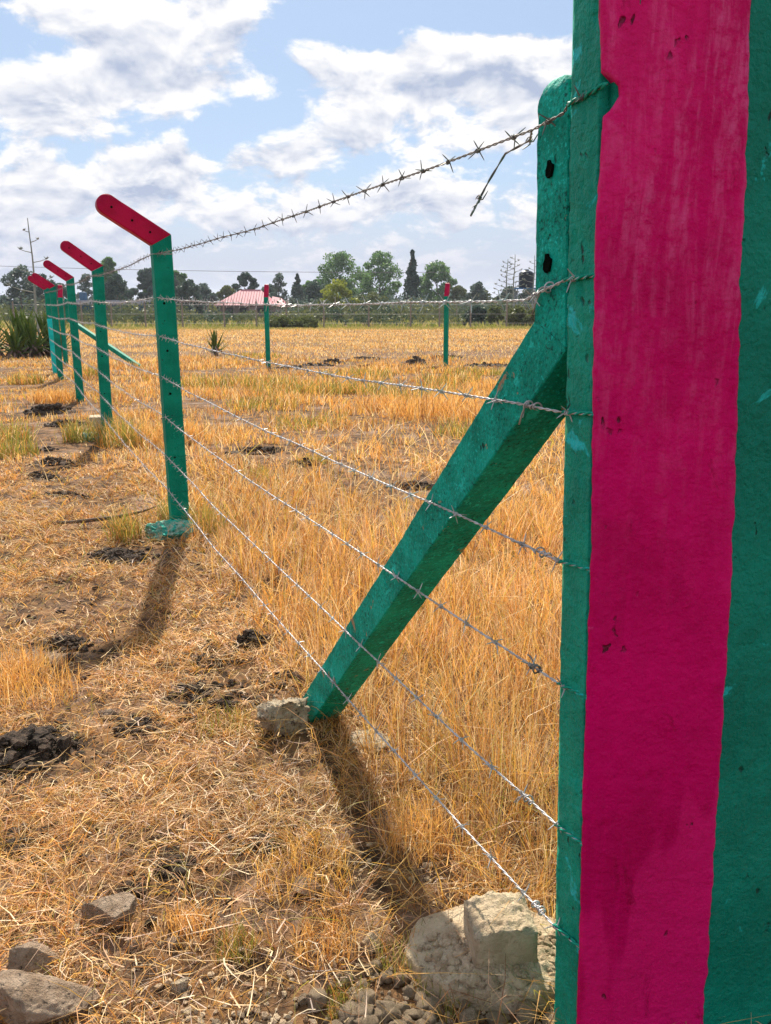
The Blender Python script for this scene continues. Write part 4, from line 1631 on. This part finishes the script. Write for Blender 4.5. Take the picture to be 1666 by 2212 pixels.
def crown_mesh(name, kind, H, W, seed, mat, size=None):
    rnd = np.random.default_rng(seed)
    q = []
    if kind == 'euc':
        nc = int(rnd.integers(20, 26))
        for k in range(nc):
            t = (k + .5) / nc
            z = H * (.24 + .72 * t)
            rr = W * .5 * (1.02 - .55 * abs(t - .45) ** 1.2 - .35 * t ** 3)
            a = k * 2.4 + rnd.uniform(-.4, .4)
            r = rr * rnd.uniform(.35, .95)
            c = np.array([math.cos(a) * r, math.sin(a) * r, z])
            R_ = W * rnd.uniform(.10, .17)
            q.append(leaves_np(c, (R_ * 1.25, R_ * 1.25, R_ * .85), 230, size or .24, rnd))
    elif kind == 'conifer':
        n = 16
        for k in range(n):
            t = (k + .5) / n
            z = H * (.06 + .92 * t)
            r = W * .5 * (1 - t) ** .75
            for j in range(5 if t < .75 else 2):
                a = rnd.uniform(0, 6.28)
                c = np.array([math.cos(a) * r * .55, math.sin(a) * r * .55, z])
                q.append(leaves_np(c, (r * .5 + .1, r * .5 + .1, H * .045), 75, size or .22, rnd))
    elif kind == 'thin':
        n = 12
        for k in range(n):
            t = (k + .5) / n
            z = H * (.25 + .74 * t)
            r = W * .5 * (.95 - .75 * t) * rnd.uniform(.5, 1.1)
            a = k * 2.4
            c = np.array([math.cos(a) * r, math.sin(a) * r, z])
            q.append(leaves_np(c, (W * .22, W * .22, H * .07), 120, size or .20, rnd))
    else:
        n = 17 if kind == 'round' else 12
        z0 = .16 if kind == 'round' else .10
        for k in range(n):
            t = (k + .5) / n
            z = H * (z0 + (.93 - z0) * t)
            rr = W * .55 * math.sqrt(max(.05, 1 - (2 * t - .75) ** 2 * .72))
            a = k * 2.4 + rnd.uniform(-.5, .5)
            r = rr * rnd.uniform(.3, .9)
            c = np.array([math.cos(a) * r, math.sin(a) * r, z])
            R_ = W * rnd.uniform(.13, .22)
            q.append(leaves_np(c, (R_, R_, R_ * .8), 190, size or .21 * min(1, .45 + H * .11), rnd))
    Q = np.concatenate(q)
    m = len(Q)
    return fast_mesh(name, Q.reshape(-1, 3), np.arange(m * 4), np.arange(m) * 4, mat)


def tree(name, x, y, H, W, kind, seed, mat, label, group='trees beyond the field', cat='tree'):
    root = empty(name, (x, y, g1(x, y) - .05))
    tag(root, label, cat, group)
    rnd = random.Random(seed)
    b = MB()
    r = max(.05, H * .018)
    top = H * (.9 if kind in ('conifer', 'thin') else .66)
    bow = rnd.uniform(-.04, .04) * H
    pts = [(bow * math.sin(k / 6 * 2.5), 0, top * k / 6) for k in range(7)]
    b.tube(pts, [r * (1.25 - k * .16) for k in range(7)], 7)
    if kind not in ('conifer',):
        for k in range(8 if kind in ('euc', 'round') else 5):
            t = .35 + .6 * k / 8
            a = k * 2.4
            p = Vector((bow * math.sin(t * 2.5), 0, top * t))
            L = W * .42 * rnd.uniform(.6, 1)
            e = p + Vector((math.cos(a) * L, math.sin(a) * L, H * .14 * rnd.uniform(.6, 1.4)))
            b.tube([p, p.lerp(e, .55) + Vector((0, 0, .03 * H)), e], [r * .5, r * .3, r * .1], 5)
    b.build('trunk', BARK, root, True)
    me = crown_mesh('crown', kind, H, W, seed, mat)
    link(bpy.data.objects.new('crown', me), root)
    return root


tree('leafy_tree', -48.2, 120, 7.0, 5.2, 'round', 1, LEAF_GREY, 'tall grey-green tree at the far left edge')
tree('leafy_tree', -48.6, 128, 6.3, 4.4, 'round', 2, LEAF_DARK, 'darker tree behind the single agave pole')
tree('leafy_tree', -45.4, 126, 5.0, 3.6, 'round', 26, LEAF_DARK, 'low dark tree partly behind the end posts')
tree('leafy_tree', -46.2, 140, 6.6, 3.6, 'thin', 3, LEAF_GREY, 'thin airy tree between the second and third posts')
tree('leafy_tree', -45.6, 150, 9.8, 4.0, 'euc', 4, LEAF_EUC, 'tall tree whose top shows just right of the second post arm')
tree('leafy_tree', -38.6, 130, 6.4, 4.2, 'round', 5, LEAF_DARK, 'dark rounded tree right of the second post')
tree('leafy_tree', -36.0, 137, 7.3, 4.6, 'euc', 6, LEAF_GREY, 'grey loose-crowned tree left of the nearest post')
tree('leafy_tree', -33.0, 139, 6.9, 4.0, 'round', 7, LEAF_GREY, 'grey tree partly hidden by the nearest post')
tree('leafy_tree', -28.4, 130, 5.7, 4.0, 'round', 8, LEAF_DARK, 'compact dark tree right of the nearest post')
tree('leafy_tree', -26.9, 141, 3.8, 2.6, 'thin', 9, LEAF_GREY, 'small thin tree right of the compact dark tree')
tree('leafy_tree', -26.0, 148, 5.2, 3.8, 'round', 10, LEAF_OLIVE, 'olive tree left of the pink-roofed house')
tree('leafy_tree', -23.4, 152, 7.4, 4.2, 'euc', 11, LEAF_DARK, 'tree standing behind the left end of the pink roof')
tree('leafy_tree', -17.9, 152, 7.2, 3.4, 'thin', 12, LEAF_GREY, 'slender tree behind the left rear post')
tree('leafy_tree', -14.6, 150, 7.2, 3.6, 'conifer', 13, LEAF_GREY, 'pointed grey tree right of the left rear post')
tree('leafy_tree', -11.0, 138, 5.6, 4.6, 'round', 14, LEAF_DARK, 'dark tree in front of the left big eucalyptus')
tree('eucalyptus', -8.2, 160, 11.2, 9.4, 'euc', 15, LEAF_EUC, 'left one of the two big rounded eucalyptus trees', 'big eucalyptus trees')
tree('eucalyptus', -.9, 165, 11.6, 8.6, 'euc', 16, LEAF_EUC, 'right one of the two big rounded eucalyptus trees', 'big eucalyptus trees')
tree('eucalyptus', 9.4, 165, 9.6, 7.2, 'euc', 17, LEAF_EUC, 'smaller open eucalyptus right of the dark cypress', 'big eucalyptus trees')
tree('cypress', 4.1, 140, 10.4, 3.8, 'conifer', 18, LEAF_DARK, 'dark pointed cypress right of the big eucalyptus pair')
tree('leafy_tree', 15.2, 150, 6.0, 3.8, 'round', 19, LEAF_GREY, 'small round tree left of the paired agave poles')
tree('leafy_tree', 19.2, 142, 5.0, 4.2, 'round', 20, LEAF_GREY, 'low tree behind the feet of the paired agave poles')
tree('leafy_tree', 23.0, 146, 4.8, 4.0, 'round', 21, LEAF_DARK, 'low dark tree behind the water tank stand')
for k, (fx, fy, fh, fw, fm, fl) in enumerate((
        (-53.5, 138, 4.6, 4.4, LEAF_OLIVE, 'low olive tree at the extreme left behind the agave clump'),
        (-42.5, 146, 5.2, 4.4, LEAF_GREY, 'grey tree filling the gap right of the third post'),
        (-40.2, 155, 6.6, 4.2, LEAF_EUC, 'greener tree behind the dark rounded tree right of the second post'),
        (-34.4, 150, 7.6, 5.0, LEAF_EUC, 'greener tree behind the grey loose-crowned tree'),
        (-30.5, 152, 5.6, 4.8, LEAF_GREY, 'grey tree between the nearest post and the compact dark tree'),
        (-20.2, 158, 5.6, 4.6, LEAF_GREY, 'low grey tree behind the pink roof ridge'),
        (-12.6, 154, 6.2, 4.8, LEAF_EUC, 'green tree between the pointed grey tree and the eucalyptus'),
        (-4.6, 170, 8.6, 6.0, LEAF_EUC, 'eucalyptus filling the gap between the big pair'),
        (6.6, 168, 7.4, 5.2, LEAF_EUC, 'green tree behind the dark cypress on its right'),
        (12.8, 160, 5.2, 4.4, LEAF_OLIVE, 'low olive tree right of the open eucalyptus'),
        (17.0, 158, 4.6, 4.6, LEAF_OLIVE, 'low olive tree behind the small round tree'))):
    tree('leafy_tree', fx, fy, fh, fw, 'round' if k % 3 else 'euc', 50 + k, fm, fl)
tree('bush', -5.7, 108, 4.7, 5.0, 'bush', 22, LEAF_YEL, 'bright yellow-green bush in front of the big eucalyptus', None, 'bush')
tree('bush', -1.6, 112, 3.4, 4.6, 'bush', 23, LEAF_OLIVE, 'olive bush right of the yellow-green bush', None, 'bush')
tree('bush', 7.6, 76, 1.7, 2.2, 'bush', 24, LEAF_DARK, 'dark rounded shrub right of the right rear post', None, 'bush')
tree('bush', 8.9, 74, 1.6, 1.6, 'bush', 25, LEAF_OLIVE, 'yellowish shrub touching the dark rounded shrub', None, 'bush')
tree('bush', 10.4, 71, 1.5, 2.2, 'bush', 27, LEAF_OLIVE, 'olive shrub at the foot of the paired agave poles', None, 'bush')
tree('bush', 12.0, 70, 1.5, 2.4, 'bush', 28, LEAF_OLIVE, 'olive shrub beside the upper stay at the fence', None, 'bush')
tree('bush', 14.6, 73, 2.0, 2.6, 'bush', 29, LEAF_GREY, 'grey shrub under the water tank stand', None, 'bush')
tree('bush', -7.3, 64, .75, 2.4, 'bush', 30, LEAF_OLIVE, 'low spreading green shrub right of the left rear post', None, 'bush')
tree('bush', -5.6, 64.4, .7, 2.2, 'bush', 31, LEAF_OLIVE, 'low green shrub in the grass under the yellow-green bush', None, 'bush')


def hedge():
    rnd = np.random.default_rng(77)
    q = []
    for k in range(700):
        x = rnd.uniform(-75, 60)
        y = rnd.uniform(112, 190)
        x *= y / 130
        h = rnd.uniform(1.0, 3.4) * (y / 130)
        if -31 < x < -12 and y < 141: continue
        c = np.array([x, y, g1(x, y) + h * .5])
        q.append(leaves_np(c, (rnd.uniform(1.4, 3.2), 1.6, h * .6), 120, .25, rnd))
    Q = np.concatenate(q)
    m = len(Q)
    me = fast_mesh('scrub', Q.reshape(-1, 3), np.arange(m * 4), np.arange(m) * 4, LEAF_GREY)
    tag(link(bpy.data.objects.new('scrub', me)), 'far dark scrub growing between the trees', 'scrub', None, 'stuff')



def undergrowth():
    rnd = np.random.default_rng(78)
    q = []
    for k in range(300):
        y = rnd.uniform(88, 120)
        x = rnd.uniform(-58, 42) * y / 110
        h = rnd.uniform(.9, 2.7)
        if -22 < x < -11 and h > 1.3: continue
        c = np.array([x, y, g1(x, y) + h * .4])
        q.append(leaves_np(c, (rnd.uniform(.8, 2.4), 1.0, h * .6), 150, .19, rnd))
    for k in range(130):
        y = rnd.uniform(72, 90)
        x = rnd.uniform(-46, 36) * y / 80
        h = rnd.uniform(.5, 1.5)
        c = np.array([x, y, g1(x, y) + h * .4])
        q.append(leaves_np(c, (rnd.uniform(.5, 1.6), .8, h * .6), 130, .14, rnd))
    Q = np.concatenate(q)
    m = len(Q)
    me = fast_mesh('undergrowth', Q.reshape(-1, 3), np.arange(m * 4), np.arange(m) * 4, LEAF_MIX)
    tag(link(bpy.data.objects.new('undergrowth', me)), 'low olive undergrowth behind the distant wooden fence', 'scrub', None, 'stuff')


hedge()
undergrowth()

# ---------------------------------------------------------------- buildings and far things


def col_mat(name, c, rough=.7, spec=.3):
    return plain(name, tuple(v * .9 for v in c), c, 2.0, rough=rough, bump=.1)


WALL_T = col_mat('house_wall', (.20, .15, .14))
WALL_C = col_mat('house_plaster', (.42, .36, .33))
ROOFP = col_mat('pink_roof', (.62, .22, .25), .6)
ROOFP2 = col_mat('pink_roof_ridge', (.45, .14, .16), .6)
DARKWIN = plain('dark_window', (.012, .014, .018), (.02, .022, .028), 3, rough=.15, bump=0)
BLUEW = col_mat('blue_wall', (.04, .10, .17))
GREYR = col_mat('grey_roof', (.40, .40, .46), .5)
TANKB = plain('black_tank', (.008, .012, .02), (.012, .018, .03), 2, rough=.35, bump=0)
BLUEP = col_mat('blue_paint', (.03, .16, .36))
STEEL = col_mat('steel', (.30, .33, .36), .5)


def house():
    x0, x1, y0, y1 = -24.8, -16.6, 132, 139
    zg = g1(-20, 134) + .25
    root = empty('farm_house', (0, 0, zg))
    tag(root, 'low farmhouse with a faded pink sheet-metal hip roof', 'house')
    MB().box(x0 + .5, x1 - .5, y0 + .5, y1 - .5, -.4, 1.9).build('wall', WALL_T, root)
    e, t = 1.72, 3.9
    xm0, xm1, ym = -21.6, -18.6, 135.2
    ov = .35
    a = [(x0 - ov, y0 - ov, e), (x1 + ov, y0 - ov, e), (x1 + ov, y1 + ov, e), (x0 - ov, y1 + ov, e), (xm0, ym, t), (xm1, ym, t)]
    roof = mesh_obj('roof', a, [(0, 1, 5, 4), (1, 2, 5), (2, 3, 4, 5), (3, 0, 4), (0, 3, 2, 1)], ROOFP, root)
    # standing seams of the sheets
    for k in range(1, 22):
        t0 = k / 22
        p = Vector(a[0]).lerp(Vector(a[1]), t0)
        f = min(1, (p.x - a[0][0]) / (xm0 - a[0][0]), (a[1][0] - p.x) / (a[1][0] - xm1))
        q = Vector((p.x, a[0][1] + (ym - a[0][1]) * f, e + (t - e) * f))
        MB().tube([p + Vector((0, -.01, .03)), q + Vector((0, -.01, .03))], .035, 4).build('roof_seam', ROOFP2, roof)
    MB().tube([(xm0, ym, t), (xm1, ym, t)], .09, 6).build('ridge_cap', ROOFP2, roof)
    MB().box(x0 - ov, x1 + ov, y0 - ov - .03, y0 - ov + .03, e - .14, e).build('fascia', WALL_T, roof)
    for wx in (-22.9, -20.9, -18.2):
        MB().box(wx - .5, wx + .5, y0 + .44, y0 + .50, .55, 1.35).build('window', DARKWIN, root)
    MB().box(-19.9, -19.1, y0 + .44, y0 + .50, -.1, 1.5).build('door', WALL_C, root)
    # lean-to with lower roof on the right
    ext = MB().box(x1 - .5, x1 + 1.7, y0 + 1.4, y1 - 1, -.4, 1.55).build('annex_wall', WALL_C, root)
    mesh_obj('annex_roof', [(x1 - .3, y0 + .8, 1.62), (x1 + 2.1, y0 + .8, 1.5), (x1 + 2.1, y1 - .6, 1.5), (x1 - .3, y1 - .6, 1.62), (x1 - .3, 135.2, 3.0), (x1 + 1.0, 135.2, 2.75)],
             [(0, 1, 5, 4), (1, 2, 5), (2, 3, 4, 5), (0, 4, 3)], ROOFP, root)


house()


def shed():
    x0, x1, y0, y1 = -38.9, -29.0, 108, 113
    zg = g1(-34, 110)
    root = empty('shed', (0, 0, zg))
    tag(root, 'long low blue-walled shed with a pale flat roof behind the left posts', 'shed')
    MB().box(x0, x1, y0, y1, -.4, 2.15).build('wall', BLUEW, root)
    MB().box(x0 - .3, x1 + .3, y0 - .4, y1 + .3, 2.17, 2.42).build('roof', GREYR, root)
    MB().box(x0 - .3, x1 + .3, y0 - .46, y0 - .405, 2.02, 2.44).build('fascia', GREYR, root)
    for k in range(4):
        wx = x0 + 1.4 + k * 2.3
        MB().box(wx, wx + 1, y0 - .05, y0 - .004, .7, 1.5).build('window', DARKWIN, root)
    t = empty('water_tank', (-36.9, 110.5, zg + 2.43))
    tag(t, 'small blue water tank on top of the far shed roof', 'water tank')
    b = MB().tube([(0, 0, 0), (0, 0, .08), (0, 0, .85), (0, 0, .95), (0, 0, 1.02)], [.42, .46, .46, .38, .14], 16)
    b.build('tank', BLUEW, t)
    MB().tube([(0, 0, 1.02), (0, 0, 1.1)], .12, 10).build('lid', TANKB, t)


shed()


def tank():
    x, y = 13.85, 90.0
    zg = g1(x, y)
    root = empty('tank_stand', (x, y, zg))
    tag(root, 'steel frame stand carrying the black water tank at right', 'stand')
    for sx in (-1, 1):
        for sy in (-1, 1):
            MB().tube([(sx * .95, sy * .8, -.1), (sx * .85, sy * .75, 3.3)], .055, 6).build('leg', STEEL, root)
    for s in (-1, 1):
        MB().tube([(-.95, s * .78, .6), (.87, s * .76, 3.2)], .03, 5).build('brace', STEEL, root)
        MB().tube([(.95, s * .78, .6), (-.87, s * .76, 3.2)], .03, 5).build('brace', STEEL, root)
    MB().box(-1.15, 1.0, -.95, .95, 3.3, 3.42).build('platform', BLUEP, root)
    MB().tube([(-1.1, -.9, 3.42), (-1.1, -.9, 4.0)], .02, 5).build('rail_post', STEEL, root)
    MB().tube([(-1.1, -.9, 4.0), (-.7, -.9, 4.0)], .02, 5).build('rail', STEEL, root)
    t = empty('water_tank', (x + .08, y, zg + 3.425))
    tag(t, 'black plastic water tank on the tall steel stand at right', 'water tank')
    prof = [(.0, .70), (.10, .74)]
    z = .1
    while z < 1.35:
        prof += [(z + .02, .74), (z + .06, .715), (z + .10, .74)]
        z += .16
    prof += [(1.42, .72), (1.58, .5), (1.66, .25)]
    MB().tube([(0, 0, p) for p, r in prof], [r for p, r in prof], 24).build('tank', TANKB, t, True)
    MB().tube([(0, 0, 1.64), (0, 0, 1.76)], [.24, .22], 14).build('lid', TANKB, t)


tank()

# distant wooden fence
pm = [MB(), MB(), MB()]
for k, m in enumerate(pm):
    m.tube([(0, 0, -.3), (.02 * (k - 1), 0, .9), (.03 * (k - 1), .01, 1.9)], [.065, .058, .05], 7)
pmesh = []
for m in pm:
    me = bpy.data.meshes.new('wooden_post'); me.from_pydata(m.v, [], m.f); me.materials.append(WOOD); pmesh.append(me)
wxs = [-27, -24.4, -22.1, -20, -17.51, -14.82, -11.76, -9.45, -7.24, -4.52, -1.22, 1.84, 3.98, 6.26, 8.91, 11.3, 13.8]
for k, x in enumerate(wxs):
    o = bpy.data.objects.new('wooden_post', pmesh[k % 3])
    y = 66 + .02 * x
    o.location = (x, y, g1(x, y)); o.rotation_euler = (0, random.uniform(-.03, .03), k)
    link(o)
    tag(o, 'thin weathered wooden post of the distant wire fence', 'post', 'wooden posts of the distant fence')
for k, x in enumerate((-19.3, -15.9, -12.9, -8.2, -5.6, -2.3, .6, 5.2, 10.2)):
    o = bpy.data.objects.new('wooden_post', pmesh[k % 3])
    y = 92
    o.location = (x * 1.4, y, g1(x * 1.4, y)); o.rotation_euler = (0, random.uniform(-.03, .03), k)
    link(o)
    tag(o, 'thin pale post standing behind the distant wire fence', 'post', 'pale posts behind the distant fence')
for z, lab in ((1.66, 'upper wire of the distant wooden-post fence'), (1.0, 'middle wire of the distant wooden-post fence'), (.35, 'lower wire of the distant wooden-post fence')):
    pts = []
    for x in wxs: pts.append((x, 66 + .02 * x - .06, g1(x, 66 + .02 * x) + z))
    tag(MB().tube(pts, .0065, 4).build('fence_wire', WIRE), lab, 'wire', 'wires of the distant fence')

# power line, strung across far behind the left trees
pts = [(-80 + k * 6.0, 150, 8.1 - 1.9 + .9 * ((k - 10) / 10) ** 2 - k * .06 + .1) for k in range(16)]
tag(MB().tube(pts, .035, 5).build('power_line', WIREDARK), 'thin power line sagging across the sky above the left trees', 'power line')

# ---------------------------------------------------------------- thin haze in the air
hz = MB().box(-1900, 1900, -1900, 1900, -4.2, 15.5).build('haze', None)
hm = bpy.data.materials.new('haze_air')
hm.use_nodes = True
hn = hm.node_tree
hn.nodes.clear()
hv = hn.nodes.new('ShaderNodeVolumePrincipled')
hv.inputs['Color'].default_value = (0.80, 0.87, 1.0, 1)
hv.inputs['Density'].default_value = 0.00028
hv.inputs['Anisotropy'].default_value = 0.3
ho = hn.nodes.new('ShaderNodeOutputMaterial')
hn.links.new(hv.outputs[0], ho.inputs['Volume'])
hz.data.materials.append(hm)
tag(hz, 'thin pale haze hanging over the whole field', None, None, 'stuff')
SC.cycles.volume_bounces = 0
